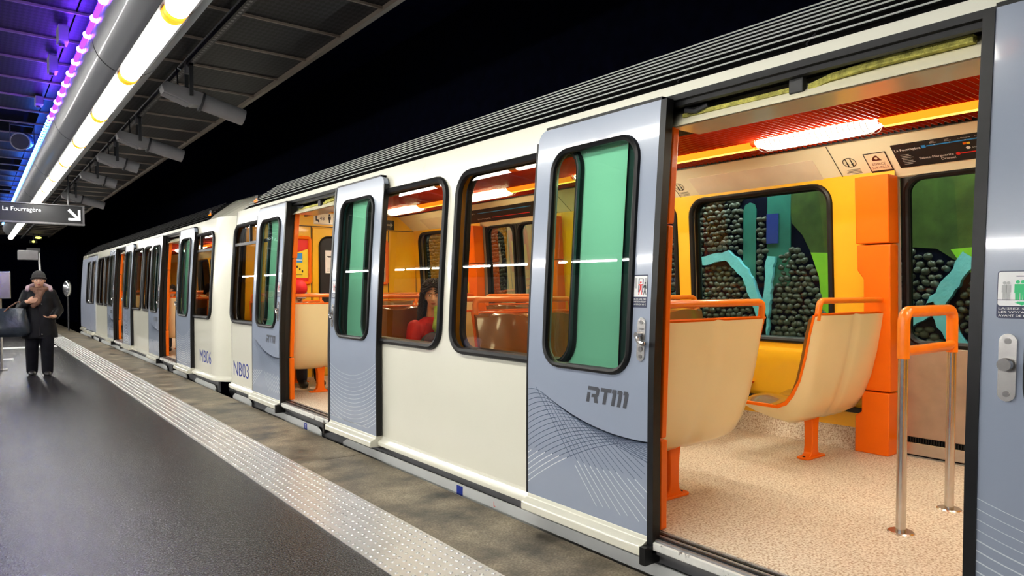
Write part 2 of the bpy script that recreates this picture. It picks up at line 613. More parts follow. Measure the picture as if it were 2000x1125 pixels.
# white floor lines
tag(MB().box(-6, 1.44, 18.3, 18.75, -0.001, 0.002).build('floor_line', whitepaint), 'bright white line painted across the dark platform, the farther of two', 'floor marking', 'white lines across the platform')
tag(MB().box(-6, 0.55, 15.5, 15.85, -0.001, 0.002).build('floor_line', inkgl), 'dull grey white line across the dark platform, nearer than the bright one', 'floor marking', 'white lines across the platform')

# ceiling over the platform
CZ = 3.3
structure(MB().box(-12, 2.36, -6, 45, CZ + 0.25, CZ + 0.3), 'ceiling', tunneldark, smooth=0)
grid = thing('suspended_ceiling', 'dark suspended ceiling of expanded metal panels on thin bars above the platform', 'ceiling', (1, 5, CZ))
tag(grid, kind='structure')
del grid['category']
Y0 = 0.93
for k in range(44):
    a = Y0 + 0.72 * k
    for x0, x1 in ((-1.2, 0.62), (0.62, 1.5), (1.5, 2.33)):
        if x0 < 0 and k in (12, 13, 17, 18, 22, 23):
            continue
        MB().box(x0 + 0.006, x1 - 0.006, a + 0.012, a + 0.708, CZ, CZ + 0.008).build('mesh_panel', meshpanel, grid, smooth=0)
    MB().box(-1.2, 2.33, a - 0.009, a + 0.009, CZ - 0.018, CZ - 0.001).build('cross_bar', brassbar, grid, smooth=0)
MB().box(2.33, 2.37, 0, 33, CZ - 0.03, CZ + 0.06).build('edge_bar', brassbar, grid, smooth=0)
# perforated channel
ch = MB()
ch.box(1.46, 1.51, 0, 33, CZ - 0.10, CZ - 0.07)
ch.box(1.46, 1.464, 0, 33, CZ - 0.07, CZ - 0.04)
rail = thing('cable_channel', 'dark perforated steel channel hung under the ceiling between duct and platform edge', 'channel', (1.48, 5, CZ - .1))
ch.build('channel', darkmetal, rail, smooth=0)
sl = MB()
for k in range(260):
    sl.box(1.475, 1.495, 1.5 + k * 0.06, 1.53 + k * 0.06, CZ - 0.1015, CZ - 0.1005)
tag(sl.build('slots', greymetal, rail, smooth=0), kind='stuff')
for k in range(12):
    MB().box(1.475, 1.495, 2.2 + k * 2.1, 2.225 + k * 2.1, CZ - 0.08, CZ - 0.01).build('hanger', darkmetal, rail, smooth=0)

# hall behind the camera (seen only in reflections) and tunnel shell
structure(MB().box(-12.1, -12, -6, 60, 0, 3.5), 'wall_left', hallwall, smooth=0)
structure(MB().box(-12, 7.5, -6.1, -6, -1.3, 6), 'wall_back', tunneldark, smooth=0)
structure(MB().box(-12, 7.5, 60, 60.1, -1.3, 6), 'wall_front', tunneldark, smooth=0)
structure(MB().box(2.2, 7.6, -6, 60, 5.6, 5.7), 'ceiling_tunnel', tunneldark, smooth=0)

# ------------------------------------------------------------------ round duct with tubes
PX, PZ, PR = 0.88, 3.0, 0.22
duct = thing('light_duct', 'long round grey duct carrying fluorescent tubes along the platform ceiling', 'duct', (PX, 8, PZ))
yj = [-0.17 + 2.84 * k for k in range(9)] + [24.4]
for a, b in zip(yj, yj[1:]):
    m = MB()
    rows = []
    for yy in (a + 0.012, b - 0.012):
        rows.append([(PX + PR * math.cos(t), yy, PZ + PR * math.sin(t)) for t in [math.radians(-90 + 19 + (322) * i / 36) for i in range(37)]])
    m.grid(rows)
    m.build('duct_section', pipem, duct, solid=0.006)
for yy in yj[:-1]:
    m = MB()
    m.cyl((PX, yy - 0.014, PZ), (PX, yy + 0.014, PZ), PR - 0.004, seg=40)
    m.build('joint_ring', rubber, duct)
MB().cyl((PX, 24.39, PZ), (PX, 24.42, PZ), PR, seg=36).build('end_cap', darkmetal, duct)
MB().box(PX - 0.082, PX - 0.066, -0.2, 24.35, PZ - PR + 0.005, PZ - PR + 0.03).build('slot_lip', darkmetal, duct, smooth=0)
MB().box(PX + 0.066, PX + 0.082, -0.2, 24.35, PZ - PR + 0.005, PZ - PR + 0.03).build('slot_lip', darkmetal, duct, smooth=0)
ORD = ['', 'first', 'second', 'third', 'fourth', 'fifth', 'sixth', 'seventh', 'eighth', 'ninth', 'tenth', 'eleventh', 'twelfth', 'thirteenth', 'fourteenth', 'fifteenth', 'sixteenth', 'seventeenth', 'eighteenth']
k = 0
y = 1.26
while y < 24.3:
    k += 1
    m = thing('fluorescent_tube', ORD[k] + ' fluorescent tube along the grey duct, counting away from the camera', 'lamp', (PX, y, PZ - PR), 'fluorescent tubes in the duct')
    e_ = MB()
    e_.cyl((PX, y + 0.06, PZ - PR + 0.012), (PX, y + 1.36, PZ - PR + 0.012), 0.062, seg=16)
    e_.build('tube', tube_e, m)
    for yy in (y + 0.002, y + 1.36):
        MB().cyl((PX, yy, PZ - PR + 0.012), (PX, yy + 0.058, PZ - PR + 0.012), 0.064, seg=18).build('end_collar', amberplastic, m)
    y += 1.42
# hangers of the duct
for yy in (2.6, 5.4, 8.2, 11, 13.9, 16.7, 19.6, 22.4):
    MB().box(PX - 0.02, PX + 0.02, yy, yy + 0.03, PZ + PR - 0.01, CZ - 0.0).build('hanger', darkmetal, duct, smooth=0)

# LED rope on the left flank of the duct
LX, LZ = 0.661, 3.088
rope = thing('led_rope', 'rope of violet and blue led bulbs along the left side of the grey duct', 'light string', (LX, 8, LZ))
MB().tube([(LX, yy, LZ) for yy in (1.0, 4, 8.9)], 0.017, seg=6).build('violet_cord', violet_r, rope)
MB().tube([(LX, yy, LZ) for yy in (8.9, 16, 24.2)], 0.012, seg=6).build('blue_cord', blue_r, rope)
for k in range(21):
    MB().ell((LX - 0.004, 1.25 + 0.375 * k, LZ - 0.006), (0.024, 0.030, 0.024), 8, 6).build('violet_bulb', violet_e, rope)
for k in range(90):
    MB().ell((LX - 0.004, 8.95 + 0.17 * k, LZ - 0.006), (0.02, 0.02, 0.02), 6, 4).build('blue_bulb', blue_e, rope)

# row of tubes over the far side of the hall
hrow = thing('hall_light_row', 'second row of fluorescent tubes over the far side of the hall', 'lamp', (-6, 8, 3.0))
MB().box(-6.12, -5.88, -4, 40, 3.0, 3.1).build('housing', greymetal, hrow, smooth=0)
for k in range(26):
    a = -3.8 + k * 1.6
    MB().cyl((-6, a, 2.96), (-6, a + 1.4, 2.96), 0.024, seg=10).build('tube', hall_e, hrow)

# ------------------------------------------------------------------ projectors under the ceiling
def projector(y, kind, label):
    zt = 3.02
    o = thing('ceiling_projector', label, 'projector', (1.5, y, zt), 'projectors along the platform ceiling')
    dx, dz = 0.70, -0.17
    n = math.hypot(dx, dz)
    ux = Vector((dx / n, 0, dz / n))
    uz = Vector((-dz / n, 0, dx / n))
    uy = Vector((0, 1, 0))
    A = Vector((1.26, y, 3.0))

    def L(a, b, c):
        return A + ux * a + uy * b + uz * c
    m = MB()
    prof = [(0.0, -0.010), (0.03, -0.06), (0.27, -0.08), (0.33, -0.06), (0.34, 0.05), (0.03, 0.035)]
    vs_ = [L(a, -0.065, c) for a, c in prof] + [L(a, 0.065, c) for a, c in prof]
    m.add(vs_, [tuple(range(6)), tuple(range(11, 5, -1))] + [(i, (i + 1) % 6, 6 + (i + 1) % 6, 6 + i) for i in range(6)])
    m.build('housing', greymetal, o, bevel=0.006, smooth=0)
    for q in range(7):
        b = -0.055 + q * 0.018
        MB().add([L(0.03, b, -0.064), L(0.24, b, -0.083), L(0.24, b, -0.089), L(0.03, b, -0.070),
                  L(0.03, b + .006, -0.064), L(0.24, b + .006, -0.083), L(0.24, b + .006, -0.089), L(0.03, b + .006, -0.070)],
                 [(0, 1, 2, 3), (7, 6, 5, 4), (0, 4, 5, 1), (1, 5, 6, 2), (2, 6, 7, 3), (3, 7, 4, 0)]).build('fin', greymetal, o, smooth=0)
    ln = 0.37 if kind else 0.16
    MB().cyl(L(0.33, 0, -0.01), L(0.33 + ln, 0, -0.01), 0.072, 0.07, seg=24).build('barrel', greymetal, o)
    MB().cyl(L(0.325, 0, -0.01), L(0.345, 0, -0.01), 0.086, seg=24).build('collar', darkmetal, o)
    MB().cyl(L(0.33 + ln, 0, -0.01), L(0.333 + ln, 0, -0.01), 0.06, seg=20).build('lens', blackpt, o)
    MB().box(1.47, 1.50, y - 0.09, y - 0.078, 2.93, 3.2).box(1.47, 1.50, y + 0.078, y + 0.09, 2.93, 3.2).box(1.47, 1.5, y - 0.09, y + 0.09, 3.185, 3.2).build('yoke', darkmetal, o, smooth=0)
    MB().box(1.455, 1.515, y - 0.03, y + 0.03, 3.13, 3.23).build('junction_box', greymetal, o, bevel=0.004, smooth=0)
    MB().tube([L(0.14, 0.03, 0.04), (1.40, y + .05, 3.18), (1.47, y + .2, 3.21)], 0.006, seg=6).build('cable', rubber, o)


projector(6.45, 1, 'largest finned spotlight with a long barrel, nearest under the platform ceiling')
projector(8.75, 1, 'second nearest finned spotlight with a long barrel under the ceiling')
projector(10.3, 0, 'finned spotlight with a short stubby barrel, middle one of five')
projector(12.1, 0, 'fourth spotlight with stubby barrel, next to farthest under the ceiling')
projector(14.9, 1, 'farthest finned spotlight with long barrel, just above the hanging sign')

# loudspeaker and conduit boxes left of the duct
sp = thing('loudspeaker', 'round grey loudspeaker hung at the left of the duct', 'loudspeaker', (0.50, 10.5, 3.0))
MB().cyl((0.53, 10.55, 3.12), (0.47, 10.33, 3.07), 0.095, 0.105, seg=24).build('body', pipem, sp)
MB().cyl((0.47, 10.33, 3.07), (0.468, 10.32, 3.068), 0.09, seg=24).build('grille', darkmetal, sp)
MB().box(0.37, 0.38, 10.43, 10.46, 3.07, 3.29).box(0.61, 0.62, 10.43, 10.46, 3.07, 3.29).box(.37, .62, 10.43, 10.46, 3.28, 3.3).build('bracket', darkmetal, sp, smooth=0)
for i, (yy, h_) in enumerate(((6.25, .2), (7.1, .22), (8.7, .15))):
    bx = thing('junction_box', ['grey violet junction box beside the duct, nearest of three', 'tall junction box beside the duct, middle of three', 'small junction box beside the duct, farthest of three'][i], 'box', (0.56, yy, 3.2), 'junction boxes left of the duct')
    MB().box(0.53, 0.60, yy, yy + 0.16, CZ - h_ * .7, CZ - 0.02).build('box', greymetal, bx, bevel=0.006, smooth=0)
    MB().cyl((0.56, yy + .1, CZ - h_ * .7 - 0.02), (0.56, yy + 0.1, CZ - h_ * .7), 0.02, seg=10).build('gland', darkmetal, bx)

# ------------------------------------------------------------------ hanging direction sign
SY = 13.5
sg = thing('direction_sign', 'dark hanging sign reading La Fourragère with a white arrow', 'sign', (0.8, SY, 2.34))
MB().box(-1.0, 1.44, SY, SY + .1, 2.36, 2.64).build('panel', darkmetal, sg, bevel=0.004, smooth=0)
MB().box(-1.02, 1.47, SY - .025, SY + .125, 2.33, 2.36).build('bottom_rail', greymetal, sg, bevel=0.004, smooth=0)
MB().box(-1.02, 1.47, SY - .02, SY + .12, 2.64, 2.655).build('top_rail', greymetal, sg, bevel=0.004, smooth=0)
MB().box(1.44, 1.465, SY - .025, SY + .125, 2.36, 2.64).build('end_cap', greymetal, sg, smooth=0)
fn = frame((0, SY - .002, 2.335), (1, 0, 0), (0, 0, 1))
fl = lambda a, b: fn(a, b, 0.001)
m = MB()
text(m, 'La Fourragère', fl, 0.37, 0.185, 0.066, width=0.50)
m.build('lettering', white_e, sg, smooth=0)
m = MB()
m.poly([(1.235, 0.235), (1.26, 0.26), (1.375, 0.135), (1.375, 0.25), (1.41, 0.25), (1.41, 0.075), (1.24, 0.075), (1.24, 0.11), (1.345, 0.11), (1.235, 0.225)], fl)
m.build('arrow', white_e, sg, smooth=0)
m = MB()
m.poly(circ(0.125, 24, 0.21, 0.165), fl)
m.build('blue_disc', signblue_e, sg, smooth=0)
for x in (-0.4, 1.25):
    MB().cyl((x, SY + .05, 2.65), (x, SY + .05, 3.3), 0.012, seg=8).build('hanger_rod', darkmetal, sg)

# ------------------------------------------------------------------ small platform furniture
hp = thing('help_point', 'brushed steel box on a post at the left end of the platform', 'help point', (0.2, 13.5, 0))
MB().box(-0.15, 0.455, 13.5, 13.62, 1.13, 1.56).build('box', steel, hp, bevel=0.012, smooth=0)
MB().cyl((0.31, 13.58, 0), (0.31, 13.58, 1.14), 0.03, seg=12).build('post', steel, hp)
MB().cyl((0.31, 13.58, 0), (0.31, 13.58, 0.02), 0.09, seg=16).build('foot', steel, hp)
MB().box(-0.1, 0.22, 13.56, 13.66, 0.3, 1.02).build('back_panel', pipem, hp, bevel=0.01, smooth=0)
ms = thing('monitor_mast', 'thin mast with a blank grey monitor housing behind the walking woman', 'monitor', (1.15, 19, 0))
MB().box(0.78, 1.16, 19, 19.15, 1.93, 2.14).build('housing', greymetal, ms, bevel=0.01, smooth=0)
MB().tube([(1.2, 19.08, 0), (1.2, 19.08, 1.4), (1.17, 19.08, 2.2)], 0.02, seg=8).build('mast', whitepaint, ms)
MB().box(0.95, 1.2, 19.05, 19.1, 2.1, 2.2).build('arm', darkmetal, ms, smooth=0)
mi_ = thing('convex_mirror', 'oval convex mirror on a post beyond the far end of the train', 'mirror', (2.3, 24.8, 0))
M_ = Matrix.Rotation(math.radians(-20), 3, 'Z')
MB().ell((2.22, 24.8, 1.28), (0.11, 0.05, 0.24), 20, 12, M_).build('mirror', chrome, mi_)
MB().tube([Vector((2.22, 24.8, 1.28)) + M_ @ Vector((0.115 * math.cos(t), 0, 0.245 * math.sin(t))) for t in [2 * PI * i / 24 for i in range(24)]], 0.012, 6, closed=True).build('rim', rubber, mi_)
MB().cyl((2.25, 24.9, 0), (2.25, 24.9, 1.3), 0.025, seg=8).build('post', darkmetal, mi_)
for i, (x, yy, z, mm, lb) in enumerate(((1.9, 31, 3.15, yellowlamp_e, 'greenish tunnel lamp glowing far down the platform, larger of the distant dots'), (1.75, 31, 3.0, yellowlamp_e, 'faint greenish lamp just below the larger distant lamp'), (2.6, 33, 3.9, amber_e, 'small amber lamp alone high in the dark tunnel'))):
    o = thing('tunnel_lamp', lb, 'lamp', (x, yy, z), 'lamps far down the tunnel')
    MB().ell((x, yy, z), (0.10 if i == 0 else .045, 0.05, 0.04), 10, 6).build('lens', mm, o)
    MB().box(x - 0.12, x + 0.12, yy + 0.03, yy + 0.1, z - 0.05, z + 0.06).build('housing', darkmetal, o, smooth=0)
    MB().cyl((x, yy + .06, z), (x, yy + .06, 3.55 if z < 3.5 else 5.6), 0.012, seg=6).build('stem', darkmetal, o)
# a row of moulded platform seats (they show in the train windows)
for i, (yy, mm, lb) in enumerate(((8.2, plast, 'clear grey shell seat on the platform, nearest of three'), (8.75, plast, 'clear grey shell seat on the platform, middle of three'), (9.3, plastpink, 'pink shell seat on the platform, farthest of three'))):
    o = thing('platform_seat', lb, 'seat', (-0.5, yy, 0), 'shell seats on the platform')
    rows = []
    for j in range(9):
        b = -0.22 + 0.055 * j
        c = 0.04 * (abs(b) / 0.22) ** 3
        rows.append([(-0.28 - c * 0.2, yy + b, 0.44 + c), (-0.42, yy + b, 0.42 + c), (-0.62 + c, yy + b, 0.43 + c), (-0.69 + c, yy + b, 0.52), (-0.74 + c, yy + b, 0.86 - c)])
    MB().grid(rows).build('shell', mm, o, solid=0.012, subsurf=1)
    MB().cyl((-0.5, yy, 0), (-0.5, yy, 0.42), 0.03, seg=10).build('post', steel, o)
    MB().cyl((-0.5, yy, 0), (-0.5, yy, 0.015), 0.1, seg=14).build('foot', steel, o)

# ================================================================== TUNNEL WALL with pebbles
WX = 6.0
tw = structure(MB().box(WX, WX + 0.3, -6, 60, -1.3, 5.7), 'wall_right', mortar, smooth=0)


def wf(y, z, off=0.0):
    return Vector((WX - off, y, z))


m = MB()
m.slab([(3.40, 0.4), (3.22, 1.08), (3.26, 1.4), (3.34, 1.62), (3.0, 1.60), (2.93, 0.4)], wf, 0.012)
m.build('lime_paint_area', limewall, tw, smooth=0)
m = MB()
m.slab([(2.13, 1.49), (2.2, 1.60), (1.2, 1.66), (1.2, 1.10), (1.6, 1.02), (1.93, 1.29)], wf, 0.014)
m.build('lime_paint_area', limewall, tw, smooth=0)
m = MB()
m.slab([(3.34, 1.62), (3.42, 1.78), (3.53, 1.9), (3.6, 2.6), (0.0, 2.6), (0.0, 1.0), (1.6, 1.05), (1.96, 1.31), (2.12, 1.48), (2.3, 1.61), (2.5, 1.63), (3.0, 1.6)], wf, 0.01)
m.build('olive_paint_area', olivewall, tw, smooth=0)
m = MB()
m.slab(R(3.54, 3.78, 1.32, 2.3), wf, 0.012)
m.build('teal_band', tealwall, tw, smooth=0)
m = MB()
m.slab([(3.9, 1.3), (4.04, 1.3), (4.04, 2.06), (4.02, 2.11), (3.97, 2.13), (3.92, 2.11), (3.9, 2.06)], wf, 0.012)
m.build('teal_band', tealwall, tw, smooth=0)
m = MB()
m.slab(R(6.7, 7.85, 0.6, 2.6), wf, 0.03)
m.build('white_panel', panelwhite, tw, smooth=0)
for a in (7.5, 7.2, 6.9):
    MB().slab(R(a, a + 0.1, 0.6, 2.6), wf, 0.034).build('grey_stripe', greystripe, tw, smooth=0)
MB().slab(R(3.66, 3.78, 1.72, 2.0), wf, 0.024).build('poster', inkblue, tw, smooth=0)


def ribbon(pts, w):
    """wavy painted band following pts"""
    m = MB()
    out, P2 = [], []
    for i in range(len(pts) - 1):
        a, b = Vector(pts[i]), Vector(pts[i + 1])
        n = max(2, int((b - a).length / 0.045))
        for j in range(n):
            P2.append(a.lerp(b, j / n))
    P2.append(Vector(pts[-1]))
    Lp, Rp = [], []
    for i, p in enumerate(P2):
        d = (P2[min(i + 1, len(P2) - 1)] - P2[max(i - 1, 0)]).normalized()
        nn = Vector((-d.y, d.x))
        Lp.append(p + nn * (w / 2 + random.uniform(-.012, .012)))
        Rp.append(p - nn * (w / 2 + random.uniform(-.012, .012)))
    poly = [tuple(q) for q in Lp] + [tuple(q) for q in reversed(Rp)]
    n = len(P2)
    vs_ = [wf(q[0], q[1], 0.05) for q in Lp] + [wf(q[0], q[1], 0.05) for q in Rp] + [wf(q[0], q[1], 0) for q in Lp] + [wf(q[0], q[1], 0) for q in Rp]
    fs = []
    for i in range(n - 1):
        fs += [(i, i + 1, n + i + 1, n + i), (2 * n + i, i, i + 1, 2 * n + i + 1)[::-1], (n + i, n + i + 1, 3 * n + i + 1, 3 * n + i)]
    m.add(vs_, fs)
    return m, P2


BR = [([(4.5, 1.58), (4.2, 1.62), (4.0, 1.46), (3.88, 1.2), (3.79, 0.98), (3.80, 0.4)], 0.10),
      ([(3.72, 1.60), (3.76, 1.2), (3.80, 0.95), (3.72, 0.4)], 0.08),
      ([(4.68, 1.55), (4.80, 1.25), (4.86, 0.8)], 0.09), ([(5.4, 1.15), (5.1, 1.22), (4.84, 1.1)], 0.08),
      ([(2.05, 1.54), (2.30, 1.16), (2.14, 0.9), (2.02, 0.6)], 0.11), ([(2.28, 1.15), (2.6, 0.98), (2.75, 0.6)], 0.10),
      ([(9.3, 1.5), (9.6, 1.0), (9.4, 0.5)], 0.1), ([(0.9, 1.4), (1.2, 0.9), (1.5, 0.5)], 0.1)]
brp = []
for pts, w in BR:
    m, P2 = ribbon(pts, w)
    m.build('painted_branch', branchm, tw, smooth=0)
    brp += [(p, w / 2 + 0.028) for p in P2]


def in_arc(y, z):
    # the dark pebbled field: round domes with olive paint above them
    if 6.66 < y < 7.89:
        return False
    if y > 3.2:
        if z < 1.1:
            return True
        return not (y < 3.22 + 0.9 * max(0, z - 1.2) ** 1.6) and not (3.53 < y < 3.79 and z > 1.62) and not (3.88 < y < 4.07 and z > 1.50)
    if y > 2.92:
        return z < 0.5
    return z < 1.60 - 0.62 * max(0, 2.45 - y) ** 1.3


pts = []
cell = {}
tries = 0
random.seed(3)
yy = 0.3
row = 0
z = 0.35
while z < 2.45:
    yy = 0.3 + (0.033 if row % 2 else 0)
    while yy < 11.5:
        py, pz = yy + random.uniform(-.012, .012), z + random.uniform(-.010, .010)
        if in_arc(py, pz) and all((p - Vector((py, pz))).length > w for p, w in brp if abs(p.x - py) < 0.2):
            pts.append((py, pz))
        yy += 0.068
    z += 0.052
    row += 1
pts.sort(key=lambda q: (q[0] - 3.4) ** 2 + (q[1] - 1.2) ** 2)


def pebble(mb, y, z, r1, r2, h, rot):
    seg = 8
    vs_, fs = [], []
    for ri, (kr, kh) in enumerate(((1.0, 0.0), (0.86, 0.6), (0.45, 0.93))):
        for i in range(seg):
            t = 2 * PI * i / seg
            a, b = r1 * kr * math.cos(t), r2 * kr * math.sin(t)
            vs_.append((WX - 0.005 - h * kh, y + a * math.cos(rot) - b * math.sin(rot), z + a * math.sin(rot) + b * math.cos(rot)))
    vs_.append((WX - 0.005 - h, y, z))
    for ri in range(2):
        for i in range(seg):
            fs.append((ri * seg + i, ri * seg + (i + 1) % seg, (ri + 1) * seg + (i + 1) % seg, (ri + 1) * seg + i))
    for i in range(seg):
        fs.append((2 * seg + i, 2 * seg + (i + 1) % seg, 3 * seg))
    mb.add(vs_, fs)


kinds = []
for j in range(8):
    m = MB()
    r1 = random.uniform(0.030, 0.040)
    pebble(m, 0, 0, r1, r1 * random.uniform(0.62, 0.85), random.uniform(0.02, 0.035), 0)
    kinds.append([(v[0] - WX, v[1], v[2]) for v in m.v])
pm = []
for j in range(8):
    me = bpy.data.meshes.new('pebble')
    m = MB()
    m2 = MB()
    pebble(m2, 0, 0, 0.034, 0.026, 0.03, 0)
    me.from_pydata(kinds[j], [], m2.f)
    me.materials.append(pebm)
    me.shade_smooth()
    pm.append(me)
for (py, pz) in pts[:290]:
    o = bpy.data.objects.new('pebble', random.choice(pm))
    COL.objects.link(o)
    o.parent = tw
    o.location = (WX, py, pz)
    o.rotation_euler = (random.uniform(-0.6, 0.6), 0, 0)
m = MB()
for (py, pz) in pts[290:]:
    r1 = random.uniform(0.029, 0.040)
    pebble(m, py, pz, r1, r1 * random.uniform(0.62, 0.85), random.uniform(0.02, 0.035), random.uniform(-.6, .6))
tag(m.build('pebbles', pebm, tw, smooth=80), kind='stuff')
# strip lights added above the window line to brighten the pebble wall
for k in range(5):
    o = thing('added_fill_strip', ORD[k + 1] + ' added fill light strip over the pebble wall, counting away from the camera', 'lamp', (5.7, 1.2 + k * 2.2, 2.85), 'added fill lights over the pebble wall')
    MB().box(5.62, 5.70, 1.2 + k * 2.2, 2.6 + k * 2.2, 2.85, 2.90).build('housing', darkmetal, o, smooth=0)
    MB().cyl((5.66, 1.22 + k * 2.2, 2.83), (5.66, 2.58 + k * 2.2, 2.83), 0.025, seg=8).build('tube', fill_strip_e, o)
    MB().box(5.70, 6.0, 1.9 + k * 2.2, 1.94 + k * 2.2, 2.87, 2.9).build('bracket', darkmetal, o, smooth=0)

# ================================================================== TRAIN
S, CX, FZ = 2.46, 3.735, 0.17
HC = 0.62          # half clear opening
HO = 0.85          # half opening in the outer skin


def tum(z):
    return 0.0 if z < 0.8 else 0.085 * ((z - 0.8) / 1.4) ** 1.35


class Car:
    def __init__(s, e0, e1, doors, label):
        s.e0, s.e1, s.doors = e0, e1, doors
        s.root = thing('metro_car', label, 'train car', (CX, (e0 + e1) / 2, 0), 'metro cars at the platform')

    def endr(s, y, Rr=0.40, D=0.42):
        e = min(y - s.e0, s.e1 - y)
        if s.e0 < 0:
            Rr, D = 0.26, 0.20
        if e >= Rr:
            return 0.0
        t = max(0, 1 - e / Rr)
        return D * (1 - math.sqrt(max(0, 1 - t * t)))

    def P(s, y, z, off=0.0, side=1):
        x = S + tum(z) + s.endr(y) - off
        return Vector((x if side > 0 else 2 * CX - x, y, z))

    def roofP(s, y, t, side=1):
        """t 0..1 from cantrail to roof crown"""
        pr = [(2.553, 2.225), (2.62, 2.30), (2.88, 2.50), (3.2, 2.62), (CX, 2.66)]
        q = t * 4
        i = min(3, int(q))
        f = q - i
        x = pr[i][0] * (1 - f) + pr[i + 1][0] * f
        z = pr[i][1] * (1 - f) + pr[i + 1][1] * f
        e = s.endr(y)
        e2 = min(y - s.e0, s.e1 - y)
        x += e * max(0, 1 - t * 1.2)
        if e2 < 0.9:
            z -= 0.28 * (t) * (1 - e2 / 0.9) ** 1.6
        return Vector((x if side > 0 else 2 * CX - x, y, z))


def side_skin(mb, P, y0, y1, z0, z1, holes, extra_y=(), extra_z=(), rad=0.10, corner=None):
    ys = {round(y0, 4), round(y1, 4)} | {round(v, 4) for v in extra_y if y0 < v < y1}
    zs = {round(z0, 4), round(z1, 4)} | {round(v, 4) for v in extra_z if z0 < v < z1}
    for h in holes:
        for v in h[:2]:
            if y0 <= v <= y1:
                ys.add(round(v, 4))
        for v in h[2:4]:
            if z0 <= v <= z1:
                zs.add(round(v, 4))
    if corner:
        cy_, cs_, cr_ = corner
        ys.add(round(cy_ - cs_ * cr_, 4))
        zs.add(round(z1 - cr_, 4))
    ys, zs = sorted(ys), sorted(zs)
    vid, vs_, fs = {}, [], []

    def V(y, z):
        k_ = (y, z)
        if k_ not in vid:
            vid[k_] = len(vs_)
            vs_.append(P(y, z))
        return vid[k_]
    for a, b in zip(ys, ys[1:]):
        for c, d in zip(zs, zs[1:]):
            my, mz = (a + b) / 2, (c + d) / 2
            if any(h[0] < my < h[1] and h[2] < mz < h[3] for h in holes):
                continue
            if corner and mz > z1 - cr_ and abs(my - cy_) < cr_:
                continue
            fs.append((V(a, c), V(b, c), V(b, d), V(a, d)))
    if corner:
        oy, oz = round(cy_ - cs_ * cr_, 4), round(z1 - cr_, 4)
        arc = [(cy_ - cs_ * cr_ * (1 - math.cos(PI / 2 * i / 6)), oz + cr_ * math.sin(PI / 2 * i / 6)) for i in range(7)]
        for i in range(6):
            fs.append((V(oy, oz), V(round(arc[i][0], 4), round(arc[i][1], 4)), V(round(arc[i + 1][0], 4), round(arc[i + 1][1], 4))))
    for h in holes:
        r = h[4] if len(h) > 4 else 0
        if r <= 0:
            continue
        for cy, cz, sy, sz in ((h[0], h[2], 1, 1), (h[1], h[2], -1, 1), (h[1], h[3], -1, -1), (h[0], h[3], 1, -1)):
            arc = []
            for i in range(7):
                t = (PI / 2) * i / 6
                arc.append((cy + sy * r * (1 - math.sin(t)), cz + sz * r * (1 - math.cos(t))))
            for i in range(6):
                fs.append((V(cy, cz), V(round(arc[i][0], 5), round(arc[i][1], 5)), V(round(arc[i + 1][0], 5), round(arc[i + 1][1], 5))))
    mb.add(vs_, fs)


def ring_on(P, y0, y1, z0, z1, r, off, rad, seg=7, flat=1.0):
    pts_ = rrect(y1 - y0, z1 - z0, r, 6, (y0 + y1) / 2, (z0 + z1) / 2)
    full = []
    n = len(pts_)
    for i in range(n):
        a, b = pts_[i], pts_[(i + 1) % n]
        d = math.hypot(b[0] - a[0], b[1] - a[1])
        q = max(1, int(d / 0.15))
        for j in range(q):
            full.append((a[0] + (b[0] - a[0]) * j / q, a[1] + (b[1] - a[1]) * j / q))
    m = MB()
    m.tube([P(a, b, off) for a, b in full], rad, seg, closed=True, up=(1, 0, 0), sx=flat)
    return m


def pane_on(P, y0, y1, z0, z1, r, off, th=0.0):
    m = MB()
    zs = [z0, z0 + r] + [z0 + r + (z1 - z0 - 2 * r) * i / 6 for i in range(1, 6)] + [z1 - r, z1]

    def ext(z):
        if z < z0 + r:
            d = (z0 + r - z) / r
        elif z > z1 - r:
            d = (z - z1 + r) / r
        else:
            return 0
        return r * (1 - math.sqrt(max(0, 1 - d * d)))
    zz = [z0 + r * (1 - math.cos(PI / 2 * i / 5)) for i in range(5)] + zs[1:-1] + [z1 - r * (1 - math.sin(PI / 2 * i / 5)) for i in range(1, 6)]
    rows = [[P(y0 + ext(z), z, off), P(y1 - ext(z), z, off)] for z in sorted(set(zz))]
    m.grid(rows)
    return m


ZS = [0.30, 0.5, 0.7, 0.85, 1.0, 1.15, 1.3, 1.45, 1.6, 1.75, 1.9, 2.05, 2.12]


